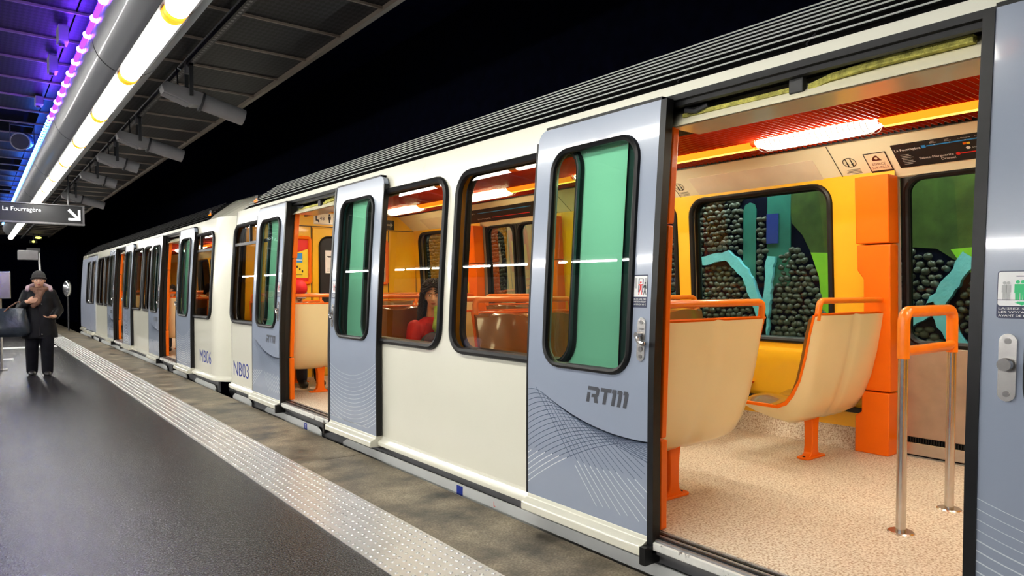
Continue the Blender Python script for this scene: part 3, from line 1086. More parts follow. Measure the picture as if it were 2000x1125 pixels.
def sticker_mb(kind):
    """flat safety sticker 0.092 wide x 0.165 high (u right, v up), list of (mat index, polygon)"""
    mats = [inknavy, inkwhite, inkred, inkblack, inkgreen, inkgl]
    L_ = []
    if kind == 'block':
        L_.append((0, rrect(0.098, 0.172, 0.006, 3, 0.049, 0.086)))
        L_.append((1, R(0.005, 0.093, 0.056, 0.166)))
        L_.append((5, R(0.010, 0.026, 0.10, 0.155)))
        L_.append((5, R(0.074, 0.088, 0.10, 0.155)))
        L_.append((3, R(0.034, 0.066, 0.150, 0.152)))
        L_.append((0, R(0.034, 0.040, 0.08, 0.150)))
        L_.append((0, R(0.062, 0.068, 0.08, 0.150)))
        L_.append((2, circ(0.006, 12, 0.050, 0.131)))
        L_.append((2, [(0.034, 0.122), (0.066, 0.122), (0.066, 0.117), (0.057, 0.116), (0.057, 0.096), (0.063, 0.068), (0.058, 0.068), (0.051, 0.092), (0.049, 0.092), (0.040, 0.068), (0.035, 0.068), (0.044, 0.096), (0.044, 0.116), (0.034, 0.117)]))
        L_.append((3, circ(0.0055, 12, 0.080, 0.128)))
        L_.append((3, [(0.074, 0.120), (0.085, 0.120), (0.092, 0.098), (0.089, 0.097), (0.085, 0.106), (0.084, 0.092), (0.091, 0.066), (0.087, 0.065), (0.080, 0.086), (0.073, 0.064), (0.069, 0.065), (0.076, 0.092), (0.075, 0.106), (0.066, 0.099), (0.065, 0.102)]))
        T_ = [('BLOCAGE DES', 0.0395), ('PORTES INTERDIT', 0.026), ('AMENDE 60 €', 0.0125)]
        w = 0.082
    else:
        L_.append((0, rrect(0.175, 0.196, 0.012, 4, 0.0875, 0.098)))
        L_.append((1, rrect(0.169, 0.14, 0.010, 4, 0.0875, 0.122)))
        L_.append((0, R(0.003, 0.172, 0.0745, 0.077)))
        L_.append((0, R(0.066, 0.115, 0.172, 0.175)))
        for j, x in enumerate((0.072, 0.090, 0.110)):
            L_.append((4, circ(0.0075, 12, x, 0.150)))
            L_.append((4, [(x - .011, .141), (x + .011, .141), (x + .011, .105), (x + .008, .105), (x + .007, .077), (x + .001, .077), (x, .10), (x - .001, .077), (x - .007, .077), (x - .008, .105), (x - .011, .105)]))
        for x in (0.026, 0.040, 0.140, 0.154):
            L_.append((5, circ(0.0065, 12, x, 0.146)))
            L_.append((5, [(x - .009, .138), (x + .009, .138), (x + .009, .107), (x + .006, .107), (x + .005, .077), (x + .001, .077), (x, .10), (x - .001, .077), (x - .005, .077), (x - .006, .107), (x - .009, .107)]))
        L_.append((4, [(0.062, 0.066), (0.072, 0.066), (0.072, 0.070), (0.104, 0.070), (0.104, 0.066), (0.116, 0.066), (0.089, 0.054)]))
        T_ = [('LAISSEZ SORTIR', 0.0365), ('LES VOYAGEURS', 0.022), ('AVANT DE MONTER', 0.0075)]
        w = 0.155
    return mats, L_, T_, w


def put_sticker(parent, P, ylead, z, kind, sgn=-1, off=0.0, small=False, sc=1.0):
    """P(y,z,off); u runs towards -Y"""
    mats, L_, T_, w = sticker_mb(kind)
    m = MB()
    for i, (mi, pl) in enumerate(L_):
        m.poly(pl, lambda a, b, i=i: P(ylead - a * sc, z + b * sc, off + 0.0006 + 0.0002 * min(i, 6)), mi)
    if not small:
        for s_, v in T_:
            text(m, s_, lambda a, b: P(ylead - a * sc, z + b * sc, off + 0.0022), 0.008, v, 0.0088, 1, width=w)
    m.build('sticker', mats, parent, smooth=0)


def handle(parent, P, yc, zc, kind, off):
    m = MB()
    pl = rrect(0.046, 0.20, 0.0229, 6, yc, zc)
    n = len(pl)
    m.add([P(a, b, off) for a, b in pl] + [P(a, b, off + 0.006) for a, b in pl], [tuple(range(n - 1, -1, -1)), tuple(range(n, 2 * n))] + [(i, (i + 1) % n, n + (i + 1) % n, n + i) for i in range(n)])
    for dz in (0.078, -0.078):
        m.cyl(P(yc, zc + dz, off), P(yc, zc + dz, off + 0.009), 0.009, seg=12)
    if kind == 'knob':
        m.cyl(P(yc, zc + .01, off), P(yc, zc + .01, off + 0.02), 0.013, seg=14)
        m.cyl(P(yc, zc + .01, off + 0.02), P(yc, zc + .01, off + 0.036), 0.020, 0.018, seg=20)
    else:
        m.cyl(P(yc + 0.004, zc + 0.02, off), P(yc + 0.004, zc + 0.02, off + 0.035), 0.016, 0.014, seg=16)
        m.tube([P(yc + 0.004, zc + 0.012, off + .024), P(yc - 0.004, zc - 0.008, off + .026), P(yc - 0.03, zc - 0.016, off + .028)], [0.013, 0.010, 0.012], 8)
        m.ell(P(yc - 0.036, zc - 0.016, off + 0.03), (0.014, 0.014, 0.014), 10, 7)
        m.cyl(P(yc, zc - 0.045, off), P(yc, zc - 0.045, off + 0.009), 0.014, 0.012, seg=14)
        m.box(*(sorted((P(yc, zc, off + .0062)[0], P(yc, zc, off + .0068)[0]))), yc - 0.012, yc + 0.010, zc + 0.045, zc + 0.052)
    m.build('door_handle', steel, parent, smooth=40)


def string_art(parent, P, f, w, off, hi=0.92, flipped=False):
    """curved printed lines low on a door leaf; f(u) maps 0..w to y"""
    md_, ml = MB(), MB()

    def stroke(mb, pts_, wd, o_):
        L_, R_ = [], []
        for i, p in enumerate(pts_):
            a, b = pts_[max(0, i - 1)], pts_[min(len(pts_) - 1, i + 1)]
            dx, dy = b[0] - a[0], b[1] - a[1]
            n = math.hypot(dx, dy) or 1
            nx, ny = -dy / n * wd / 2, dx / n * wd / 2
            L_.append(P(f(p[0] + nx), p[1] + ny, o_))
            R_.append(P(f(p[0] - nx), p[1] - ny, o_))
        mb.grid([L_, R_])

    def env(u):          # upper envelope of the net, u 0..1
        return 0.80 - 0.46 * u + 0.26 * u * u

    def lay(c, o_):
        dk = [p for p in c if p[1] > 0.415]
        lt = [p for p in c if p[1] <= 0.425]
        if len(dk) > 1:
            # a curve that leaves and re-enters the dark band is laid piece by piece
            run = [dk[0]]
            for p, q_ in zip(dk, dk[1:]):
                if q_[0] - p[0] > w * 0.06:
                    if len(run) > 1:
                        stroke(md_, run, 0.0032, o_)
                    run = []
                run.append(q_)
            if len(run) > 1:
                stroke(md_, run, 0.0032, o_)
        if len(lt) > 1:
            run = [lt[0]]
            for p, q_ in zip(lt, lt[1:]):
                if q_[0] - p[0] > w * 0.06:
                    if len(run) > 1:
                        stroke(ml, run, 0.0042, o_)
                    run = []
                run.append(q_)
            if len(run) > 1:
                stroke(ml, run, 0.0042, o_)
    if not flipped:
        for k_ in range(17):
            uk = 0.16 + 0.056 * k_
            z0 = 0.745 - 0.032 * k_
            c = []
            for i in range(31):
                u = i / 30
                if u <= uk:
                    zz = env(u) - (0.80 - z0) * ((uk - u) / uk) ** 2
                else:
                    zz = env(u) - 0.13 * (u - uk) ** 2
                if zz > 0.21:
                    c.append((w * u, zz))
            lay(c, off + 0.0005)
        for k_ in range(16):
            uk = 0.08 + 0.052 * k_
            sl_ = 1.05 - 0.048 * k_
            c = []
            for i in range(40):
                u = uk + i * 0.03
                zz = env(uk) - sl_ * (u - uk) + 0.10 * (u - uk) ** 2
                if u > 1 or zz < 0.22:
                    break
                c.append((w * u, zz))
            lay(c, off + 0.0008)
        md_.build('line_print', linedark, parent, smooth=0)
        tag(ml.build('line_print', linelight, parent, smooth=0), 'pale curved lines printed low on the door leaf')
    else:
        for k_ in range(15):
            c = []
            for i in range(25):
                t = i / 24
                zz = 0.62 - 0.032 * k_ + 0.10 * (t - 0.42) ** 2 * 4 - 0.03
                if zz > 0.2:
                    c.append((w * t, zz))
            if len(c) > 1:
                stroke(ml, c, 0.004 if k_ > 3 else 0.0022, off + 0.0005)
        ml.build('line_print', linelight, parent, smooth=0)


def rtm_logo(parent, P, yl, z, off, h=0.072):
    """the operator's lettering in heavy slanted strokes, reading towards -Y"""
    m = MB()
    sh = 0.22
    k_ = h

    def q(a, b):
        return P(yl - (a + sh * b) * k_, z + b * k_, off + 0.0008)
    polys = [
        [(0, 0), (.28, 0), (.28, .62), (0, .62)],
        [(0.0, .76), (.70, .76), (.85, 1.0), (0.0, 1.0)],
        [(.70, .76), (.74, .70), (1.0, .70), (1.0, .86), (.85, 1.0)],
        [(.74, .70), (.74, .56), (1.0, .50), (1.0, .70)],
        [(.40, .54), (.40, .32), (.90, .36), (1.0, .50), (.74, .56)],
        [(.60, .36), (.90, .36), (1.04, 0), (.72, 0)],
        [(1.10, .76), (2.0, .76), (2.0, 1.0), (1.10, 1.0)],
        [(1.42, 0), (1.70, 0), (1.70, .78), (1.42, .78)],
        [(2.14, 0), (2.42, 0), (2.42, .78), (2.14, .78)],
        [(2.06, .76), (2.42, .76), (2.42, .9), (2.34, 1.0), (2.06, 1.0)],
        [(2.62, 0), (2.90, 0), (2.90, .78), (2.62, .78)],
        [(2.50, .76), (2.90, .76), (2.90, .9), (2.80, 1.0), (2.50, 1.0)],
        [(3.10, 0), (3.38, 0), (3.38, .78), (3.10, .78)],
        [(2.98, .76), (3.38, .76), (3.38, .86), (3.26, 1.0), (2.98, 1.0)],
    ]
    for p in polys:
        m.poly(p, q)
    m.build('logo', inkgrey, parent, smooth=0)


def leaf(car, lead, sgn, style, detail=2, parentname='door_leaf', side=1, stickers=True):
    """outside-sliding door leaf; lead = leading edge y, sgn = direction from lead to trailing edge"""
    W_ = 0.865
    ya, yb = lead, lead + sgn * W_
    P = lambda y, z, off=0.0: car.P(y, z, off, side)
    OFF = 0.034
    lo, hi_ = min(ya, yb), max(ya, yb)
    wy0, wy1 = sorted((lead + sgn * 0.125, lead + sgn * 0.725))
    m = MB()
    Po = lambda y, z: P(y, z, OFF)
    TT = 2.155
    side_skin(m, Po, lo, hi_, FZ, TT, [(wy0, wy1, 0.90, 2.02, 0.11)], (), ZS[:-1], corner=(yb, sgn, 0.06))
    lf = m.build(parentname, doorgrey, car.root, solid=0.0)
    md = lf.modifiers.new('solid', 'SOLIDIFY')
    md.thickness = 0.038
    md.offset = 0
    md = lf.modifiers.new('split', 'EDGE_SPLIT')
    md.split_angle = math.radians(35)
    # glass and gasket
    pane_on(P, wy0 - .005, wy1 + .005, 0.895, 2.025, 0.11, OFF - 0.004).build('door_glass', g_door, lf)
    ring_on(P, wy0, wy1, 0.90, 2.02, 0.11, OFF + 0.018, 0.021, 8, 0.8).build('window_gasket', rubber, lf)
    # rubber nose and trailing seal
    m = MB()
    a, b = sorted((lead, lead - sgn * 0.034))
    m.grid([[P(a, z, OFF + .024), P(b, z, OFF + .024), P(b, z, OFF - .024), P(a, z, OFF - .024), P(a, z, OFF + .024)] for z in [0.10] + [FZ] + ZS + [TT]])
    m.box(2.352, 2.45, a, b, 0.055, 0.135) if side > 0 else None
    m.build('rubber_edge', rubber, lf, smooth=30)
    m = MB()
    a, b = sorted((yb, yb + sgn * 0.014))
    m.grid([[P(a, z, OFF + .02), P(b, z, OFF + .02), P(b, z, OFF - .022), P(a, z, OFF - .022), P(a, z, OFF + .02)] for z in [FZ] + ZS[:-1] + [TT - .06]])
    m.build('trailing_seal', rubber, lf, smooth=30)
    m = MB()
    lo2, hi3 = (lo, hi_ - .06) if sgn > 0 else (lo + .06, hi_)
    m.grid([[P(lo2, TT + .002, OFF + .02), P(lo2, TT + .016, OFF + .02), P(lo2, TT + .016, OFF - .03), P(lo2, TT + .002, OFF - .03)], [P(hi3, TT + .002, OFF + .02), P(hi3, TT + .016, OFF + .02), P(hi3, TT + .016, OFF - .03), P(hi3, TT + .002, OFF - .03)]])
    m.build('top_seal', rubber, lf, smooth=0)
    if side > 0:
        # cream foot ledge under the leaf
        m = MB()
        pr = [(OFF + 0.019, FZ), (OFF + 0.024, FZ - 0.02), (OFF + 0.060, FZ - 0.036), (OFF + 0.067, FZ - 0.044), (OFF + 0.067, FZ - 0.082), (0.0, FZ - 0.086), (0.0, FZ)]
        rows = [[P(yv, z, o_) for o_, z in pr] for yv in (lo, hi_)]
        m.grid(rows, closed=True)
        m.add(rows[0], [tuple(range(7))])
        m.add(rows[1], [tuple(range(7))])
        m.build('foot_ledge', cream, lf, bevel=0.004, smooth=30)
        zc = 0.865 + 0.13
        if detail:
            handle(lf, P, lead + sgn * (0.05 if style != 'knob' else 0.070), 1.065, style, OFF + 0.019)
        if stickers and detail:
            put_sticker(lf, P, (lead + sgn * 0.062) + 0.049 if style != 'knob' else lead - 0.036, 1.21, 'block' if style != 'knob' else 'exit', off=OFF + 0.019, small=detail < 2, sc=0.88 if style != 'knob' else 0.72)
        if detail:
            left = hi_
            string_art(lf, P, (lambda u: hi_ - u), W_, OFF + 0.019, flipped=(sgn < 0))
            if sgn > 0:
                rtm_logo(lf, P, lead + 0.405, 0.735, OFF + 0.019, 0.080)
    else:
        MB().box(*sorted((P(0, 0, 0)[0] + 0.0, P(0, 0, 0)[0] - 0.02)), lo, hi_, FZ, FZ + .01).build('sill_strip', steel, lf)
    return lf


def closed_leaf(car, lo, hi_, side, inner=True):
    """closed leaf in the far wall, seen from inside"""
    P = lambda y, z, off=0.0: car.P(y, z, off, side)
    m = MB()
    side_skin(m, lambda y, z: P(y, z, 0.0), lo, hi_, FZ, 2.10, [(lo + 0.04, hi_ - 0.04, 0.93, 2.03, 0.10)], (), ZS)
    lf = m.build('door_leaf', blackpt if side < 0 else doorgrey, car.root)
    md = lf.modifiers.new('solid', 'SOLIDIFY')
    md.thickness = 0.03
    md.offset = 0
    pane_on(P, lo + .035, hi_ - .035, 0.925, 2.035, 0.10, 0).build('door_glass', g_far if side < 0 else g_door, lf)
    ring_on(P, lo + .04, hi_ - .04, 0.93, 2.03, 0.10, -0.02, 0.022, 8, 0.9).build('window_gasket', rubber, lf)
    ring_on(P, lo + .04, hi_ - .04, 0.93, 2.03, 0.10, 0.018, 0.018, 8, 0.9).build('window_gasket', rubber, lf)
    if inner:
        m = MB()
        x = P(0, 0.5)[0] + (0.02 if side > 0 else -0.02)
        x2 = x + (0.012 if side > 0 else -0.012)
        m.box(*sorted((x, x2)), lo + 0.012, hi_ - 0.012, 0.30, 0.905)
        m.build('inner_panel', steelpanel, lf, bevel=0.003, smooth=0)
        MB().box(*sorted((x, x2)), lo + .012, hi_ - .012, FZ + .01, 0.262).build('kick_plate', steel, lf, bevel=0.003, smooth=0)
        m = MB()
        for k_ in range(int((hi_ - lo) / 0.016)):
            m.box(*sorted((x, x2 + (0.004 if side > 0 else -0.004))), lo + 0.012 + k_ * 0.016, lo + 0.02 + k_ * 0.016, 0.265, 0.296)
        tag(m.build('brush_strip', rubber, lf, smooth=0), kind='stuff')
    return lf


def window(car, y0, y1, side, transom=False, r=0.13):
    P = lambda y, z, off=0.0: car.P(y, z, off, side)
    w = ring_on(P, y0, y1, 0.90, 2.04, r, 0.008, 0.024, 8, 1.0).build('window_frame', rubber, car.root)
    if side > 0:
        pane_on(P, y0 - .004, y1 + .004, 0.895, 2.045, r, -0.012).build('window_glass', g_win, w)
    else:
        pane_on(P, y0 - .004, y1 + .004, 0.895, 2.045, r, -0.012).build('window_glass', g_far, w)
    ring_on(P, y0, y1, 0.90, 2.04, r, -0.075, 0.022, 8, 1.0).build('inner_gasket', rubber, w)
    if transom:
        m = MB()
        ym = (y0 + y1) / 2
        m.box(*sorted((P(ym, 1.8, .01)[0], P(ym, 1.8, -.02)[0])), y0 + .01, y1 - .01, 1.80, 1.832)
        m.box(*sorted((P(ym, 1.9, .01)[0], P(ym, 1.9, -.02)[0])), ym + .06, ym + .085, 1.82, 2.03)
        m.build('transom_bar', rubber, w, smooth=0)
    return w


def pillar(parent_car, y, side, device=False, w=0.22):
    """moulded orange post beside a doorway: top box, waisted middle, foot box"""
    sgn = 1 if side > 0 else -1
    xin = (S + 0.06) if side > 0 else (2 * CX - S - 0.06)

    def X(d):
        return xin + sgn * (d * 0.32 - 0.004 if side > 0 else d)
    o = thing('door_post', 'x', 'post', (X(0.05), y, FZ), 'orange posts beside the train doors')

    def prism(prof, d0, d1, nm):
        m = MB()
        n = len(prof)
        tm = lambda b: sgn * tum(b)
        m.add([(X(d0) + tm(b), y + a, b) for a, b in prof] + [(X(d1) + tm(b), y + a, b) for a, b in prof], [tuple(range(n)), tuple(range(2 * n - 1, n - 1, -1))] + [(i, (i + 1) % n, n + (i + 1) % n, n + i) for i in range(n)])
        return m.build(nm, orange, o, bevel=0.008, bseg=3, smooth=40)
    h = w / 2
    prism([(-h, 1.60), (h, 1.60), (h, 2.05), (-h, 2.05)], -0.02, 0.125, 'top_box')
    prism([(-h, 0.60), (h * .62, 0.60), (h * .62, 1.36), (h, 1.42), (h, 1.592), (-h, 1.592)], -0.01, 0.112, 'shaft')
    prism([(-h, FZ), (h * 1.05, FZ), (h * 1.05, 0.42), (h * .66, 0.45), (h * .66, 0.592), (-h, 0.592)], -0.02, 0.13, 'foot_box')
    if device:
        p = MB()
        tq = sgn * tum(1.8)
        p.box(*sorted((X(.125) + tq, X(.132) + tq)), y - .05, y + .05, 1.85, 1.96)
        o2 = p.build('speaker_panel', inkblack, o, smooth=0)
        MB().box(*sorted((X(.125) + tq, X(.134) + tq)), y - .045, y + .045, 1.76, 1.83).build('screen_frame', inkwhite, o, bevel=0.003, smooth=0)
        MB().box(*sorted((X(.130) + tq, X(.137) + tq)), y - .03, y + .03, 1.775, 1.815).build('screen', inkblack, o, smooth=0)
        MB().box(*sorted((X(.125) + tq, X(.134) + tq)), y - .03, y + .01, 1.66, 1.70).build('button_plate', darkmetal, o, smooth=0)
    return o


# ---- seats
def make_bench():
    o = thing('bench_seat', 'x', 'seat', (0, 0, 0), 'two seat benches inside the train', local=True)
    W_ = 0.90
    outer = [(-0.035, 0.962), (-0.020, 0.85), (0.005, 0.70), (0.040, 0.54), (0.085, 0.40), (0.140, 0.305), (0.215, 0.262), (0.32, 0.275), (0.42, 0.305), (0.50, 0.345), (0.525, 0.362)]
    mid = [(-0.005, 0.966), (0.022, 0.85), (0.050, 0.70), (0.085, 0.56), (0.130, 0.46), (0.175, 0.40), (0.235, 0.372), (0.33, 0.372), (0.42, 0.372), (0.50, 0.372), (0.535, 0.372)]
    inn = [(0.062, 0.945), (0.086, 0.85), (0.112, 0.70), (0.140, 0.57), (0.168, 0.495), (0.205, 0.44), (0.26, 0.412), (0.33, 0.400), (0.42, 0.405), (0.49, 0.405), (0.535, 0.392)]
    rows = []
    N = 21
    for i in range(N):
        u = i / (N - 1)
        e = abs(2 * u - 1)
        t = (1 - e ** 7) ** 0.5 if e < 1 else 0
        cr = 0.010 * math.exp(-((u - 0.5) / 0.035) ** 2)
        row = []
        for (a, b), (c, d) in zip(outer, mid):
            row.append((u * W_, c + (a + cr - c) * t, d + (b + cr * .6 - d) * t))
        rows.append(row)
    MB().grid(rows).build('shell', seatcream, o, smooth=60)
    m = MB()
    for u0, u1 in ((0, 1),):
        for x in (0.0, W_):
            m.grid([[(x - .004, a, b) for a, b in mid], [(x + .004, a, b) for a, b in mid]])
        rr = [(a, b) for a, b in mid]
        r2 = [(a + 0.018 * 0.8, b + 0.0 if i < 4 else b + 0.018) for i, (a, b) in enumerate(mid)]
        for x0, x1 in ((-.006, .020), (W_ - .020, W_ + .006)):
            a_ = [(x0, p[0], p[1]) for p in rr]
            b_ = [(x0, p[0], p[1]) for p in r2]
            c_ = [(x1, p[0], p[1]) for p in r2]
            d_ = [(x1, p[0], p[1]) for p in rr]
            m.grid([a_, b_, c_, d_], closed=False)
            m.grid([d_, a_])
    m.tube([(0, -0.005, 0.967), (W_, -0.005, 0.967)], 0.010, 6)
    m.build('edge_trim', orange, o, smooth=40)
    rows = []
    for i in range(N):
        u = i / (N - 1)
        hump = 0.012 * (math.cos(4 * PI * (u - 0.25)) * -1)
        e = abs(2 * u - 1)
        t = (1 - 0.25 * e ** 8) if e < 1 else 0.74
        rows.append([(0.006 + u * (W_ - 0.012), c + (a - hump * .5 - c) * t, d + (b - hump - d) * t) for (a, b), (c, d) in zip(inn, mid)])
    m = MB()
    for i_ in (0, N - 1):
        xe = 0.006 + (i_ / (N - 1)) * (W_ - 0.012)
        m.grid([rows[i_], [(xe, c, d) for c, d in mid]])
    m.grid([[rw[0] for rw in rows], [(rw[0][0], mid[0][0], mid[0][1]) for rw in rows]])
    m.grid(rows, flip=True)
    m.build('pad', seatbrown, o, smooth=50)
    # grab rail: flattened orange tube
    m = MB()
    z0, z1 = 0.935, 1.052
    r = 0.03
    m.tube([(0.03, 0.0, z0), (0.03, -0.01, z1 - r), (0.038, -0.012, z1 - .01), (0.06, -0.012, z1), (W_ - 0.06, -0.012, z1), (W_ - 0.038, -0.012, z1 - .01), (W_ - 0.03, -0.01, z1 - r), (W_ - 0.03, 0.0, z0)], 0.019, 10)
    m.build('grab_rail', orange_rail, o, smooth=60)
    # pedestal
    m = MB()
    x = 0.41
    m.grid([[(x - w_, 0.24 - .03, z_), (x + w_, 0.24 - .03, z_), (x + w_, 0.24 + .03, z_), (x - w_, 0.24 + .03, z_)] for w_, z_ in ((0.075, 0.012), (0.045, 0.035), (0.036, 0.08), (0.038, 0.20), (0.05, 0.285))], closed=True)
    m.build('pedestal', orange, o, bevel=0.006, smooth=40)
    m = MB()
    m.slab(rrect(0.24, 0.09, 0.03, 4, x, 0.24), lambda a, b, off: (a, b, off), 0.014)
    m.build('foot_plate', orange, o, bevel=0.004, smooth=40)
    for dx in (-0.09, 0.09):
        MB().cyl((x + dx, 0.24, 0.012), (x + dx, 0.24, 0.019), 0.009, seg=8).build('bolt', darkmetal, o)
    return o


bench0 = make_bench()
bench_used = [False]


def place_bench(xl, y, facing, label):
    """xl = left end in x; facing +1 looks to +y"""
    loc = (xl, y, FZ) if facing > 0 else (xl + 0.90, y, FZ)
    rz = 0 if facing > 0 else PI
    if not bench_used[0]:
        bench_used[0] = True
        bench0.location = loc
        bench0.rotation_euler = (0, 0, rz)
        bench0['label'] = label
        return bench0
    return dup(bench0, loc, rz, label)


def ceiling_lamp(x, y, label, detail=True):
    o = thing('cabin_lamp', label, 'lamp', (x, y, 2.25), 'ribbed ceiling lamps inside the train')
    m = MB()
    rows = []
    for i in range(13):
        u = -0.40 + 0.80 * i / 12
        t = math.sqrt(max(0, 1 - (abs(u) / 0.42) ** 6))
        rows.append([(x + 0.105 * t * math.cos(a), y + u, 2.275 - 0.062 * t * math.sin(a)) for a in [PI * j / 10 for j in range(11)]])
    m.grid(rows)
    m.build('diffuser', lamp_e, o, smooth=60)
    if detail:
        for k_ in range(22):
            yy = y - 0.36 + 0.72 * k_ / 21
            MB().grid([[(x + rr * math.cos(a), yy + q, 2.275 - rr * 0.6 * math.sin(a)) for a in [PI * j / 8 for j in range(9)]] for rr, q in ((0.1045, 0), (0.108, 0), (0.108, 0.006), (0.1045, 0.006))]).build('rib', rib_e, o, smooth=60)
    return o


def cabin_tubes(car, xs, ys):
    """amber glowing covers between the white lamps of a row"""
    for x in xs:
        for a_, b_ in ys:
            m = MB()
            m.grid([[(x + .075 * math.cos(t), yv, 2.272 - .034 * math.sin(t)) for t in [PI * j / 8 for j in range(9)]] for yv in (a_, b_)])
            g = m.build('amber_cover', cabin_tube, car.root, smooth=60)
            m = MB()
            m.grid([[(x + .022 * math.cos(t), yv, 2.245 - .012 * math.sin(t)) for t in [PI * j / 6 for j in range(7)]] for yv in (a_, b_)])
            m.build('glowing_core', cabin_core, g, smooth=60)


def build_car(car, holes, wins, farholes, farwins, hi, grille, transom_end, blades):
    root = car.root
    extra = [car.e0 + v for v in (0.01, 0.04, 0.08, 0.14, 0.2, 0.28, 0.4)] + [car.e1 - v for v in (0.01, 0.04, 0.08, 0.14, 0.2, 0.28, 0.4)]
    # outer skins
    m = MB()
    side_skin(m, lambda y, z: car.P(y, z, 0), car.e0, car.e1, 0.135, 2.225, holes + wins, extra, ZS)
    # sill bulge below the skin, only between doorways
    segs, cur = [], car.e0
    for h in holes:
        segs.append((cur, h[0]))
        cur = h[1]
    segs.append((cur, car.e1))
    for a, b in segs:
        ys = sorted({a, b} | {v for v in extra if a < v < b})
        m.grid([[car.P(yv, 0.165, 0), car.P(yv, 0.145, 0.010), car.P(yv, 0.130, 0.034), car.P(yv, 0.121, 0.038), car.P(yv, 0.098, 0.036), car.P(yv, 0.094, -0.04)] for yv in ys])
    m.build('body_side', cream, root, smooth=50)
    m = MB()
    side_skin(m, lambda y, z: car.P(y, z, 0, -1), car.e0, car.e1, 0.07, 2.225, farholes + farwins, extra, ZS)
    m.build('body_side', cream, root, smooth=50)
    # interior linings
    for sd, hh, ww in ((1, holes, wins), (-1, farholes, farwins)):
        m = MB()
        hh2 = [(h[0] + 0.19, h[1] - 0.19, h[2], h[3] - 0.07) for h in hh] if sd > 0 else [(h[0], h[1], h[2], h[3]) for h in hh]
        side_skin(m, lambda y, z: car.P(y, z, -0.075, sd), car.e0 + 0.42, car.e1 - 0.42, 0.30, 2.10, hh2 + ww, (), ZS)
        m.build('side_lining', yellow, root, smooth=50)
        m = MB()
        for h0, h1 in zip([car.e0 + .42] + [h[1] for h in hh], [h[0] for h in hh] + [car.e1 - .42]):
            sx = S + 0.075 if sd > 0 else 2 * CX - S - 0.075
            k_ = 0.10 if sd > 0 else -0.10
            m = MB()
            m.grid([[(sx, yv, 0.31), (sx + k_ * .15, yv, 0.28), (sx + k_ * .5, yv, 0.205), (sx + k_, yv, FZ + 0.001)] for yv in (h0, h1)])
            m.build('floor_cove', carfloor, root, smooth=50)
        for h0, h1 in zip([car.e0 + .42] + [h[1] for h in hh], [h[0] for h in hh] + [car.e1 - .42]):
            sx = S + 0.075 if sd > 0 else 2 * CX - S - 0.075
            m = MB()
            m.box(*sorted((sx, sx + (0.035 if sd > 0 else -0.035))), h0, h1, 0.42, 0.455)
            m.build('skirting_rail', blackpt, root, smooth=0)
        if sd < 0 and hi:
            m = MB()
            sx = 2 * CX - S - 0.075
            for h0, h1 in zip([car.e0 + .42] + [h[1] for h in hh], [h[0] for h in hh] + [car.e1 - .42]):
                m = MB()
                m.grid([[(sx, yv, 0.84), (sx - .05, yv, 0.82), (sx - .055, yv, 0.74), (sx - .02, yv, 0.66), (sx - .02, yv, 0.50), (sx, yv, 0.46)] for yv in (h0 + .05, h1 - .05)])
                m.build('wall_ledge', yellow, root, smooth=60)
    # floor, ends
    m = MB()
    m.box(2.52, 2 * CX - 2.52, car.e0 + 0.42, car.e1 - 0.42, 0.10, FZ)
    m.build('floor_plate', carfloor, root, smooth=0)
    for yv, s_ in ((car.e0, 1), (car.e1, -1)):
        m = MB()
        zs = [0.07] + ZS + [2.225]
        m.grid([[car.P(yv, z_, 0), car.P(yv, z_, 0, -1)] for z_ in zs])
        rows = [[car.roofP(yv, t, 1) for t in (0, .25, .5, .75, 1)], ]
        vs_ = [car.roofP(yv, t, 1) for t in (0, .25, .5, .75, 1)] + [car.roofP(yv, t, -1) for t in (.75, .5, .25, 0)]
        m.add(vs_, [tuple(range(len(vs_)))])
        m.build('end_panel', cream, root, smooth=50)
        yi = yv + s_ * 0.42
        MB().slab([(2.54, FZ), (2 * CX - 2.54, FZ), (2 * CX - 2.60, 2.18), (2 * CX - 2.90, 2.40), (2.90, 2.40), (2.60, 2.18)], lambda a, b, off: Vector((a, yi - .015 + off, b)), 0.03).build('inner_end_wall', yellow, root, smooth=0)
    # roof: cream ends and dark crown
    ys = sorted({car.e0, car.e1} | set(extra) | {car.e0 + .55, car.e0 + .7, car.e0 + 0.9, car.e1 - .55, car.e1 - .7, car.e1 - .9, grille[0], grille[1]})
    ts = [0, .25, .375, .5, .625, .75, .875, 1]
    m, m2, m3_ = MB(), MB(), MB()
    for a, b in zip(ys, ys[1:]):
        mid_ = (a + b) / 2
        q = m2 if grille[0] < mid_ < grille[1] else m if mid_ < grille[0] else m3_
        q.grid([[car.roofP(a, t, 1) for t in ts], [car.roofP(b, t, 1) for t in ts]])
        q.grid([[car.roofP(a, t, -1) for t in ts], [car.roofP(b, t, -1) for t in ts]])
    m.build('roof_end', cream, root, smooth=50)
    m3_.build('roof_end', cream, root, smooth=50)
    m2.build('roof', roofblack, root, smooth=50)
    # grille slats
    a, b = grille[:2]
    for k_ in range(8):
        sa = 0.018 + k_ * 0.055
        t = sa / 0.1005 * 0.25 if sa < 0.1005 else 0.25 + (sa - 0.1005) / 0.328 * 0.25
        p = car.roofP((a + b) / 2, t, 1)
        n = Vector((-0.62, 0, 0.78))
        c = p + n * 0.022
        m = MB()
        m.tube([(c[0], a + 0.05 + 0.03 * k_ * (1 if grille[2] else 1), c[2]), (c[0], b - 0.05 - 0.03 * k_, c[2])], 0.0034 if hi else 0.004, 5)
        m.build('grille_slat', darkmetal if not hi else skirtm, root)
    yv = a + 0.45
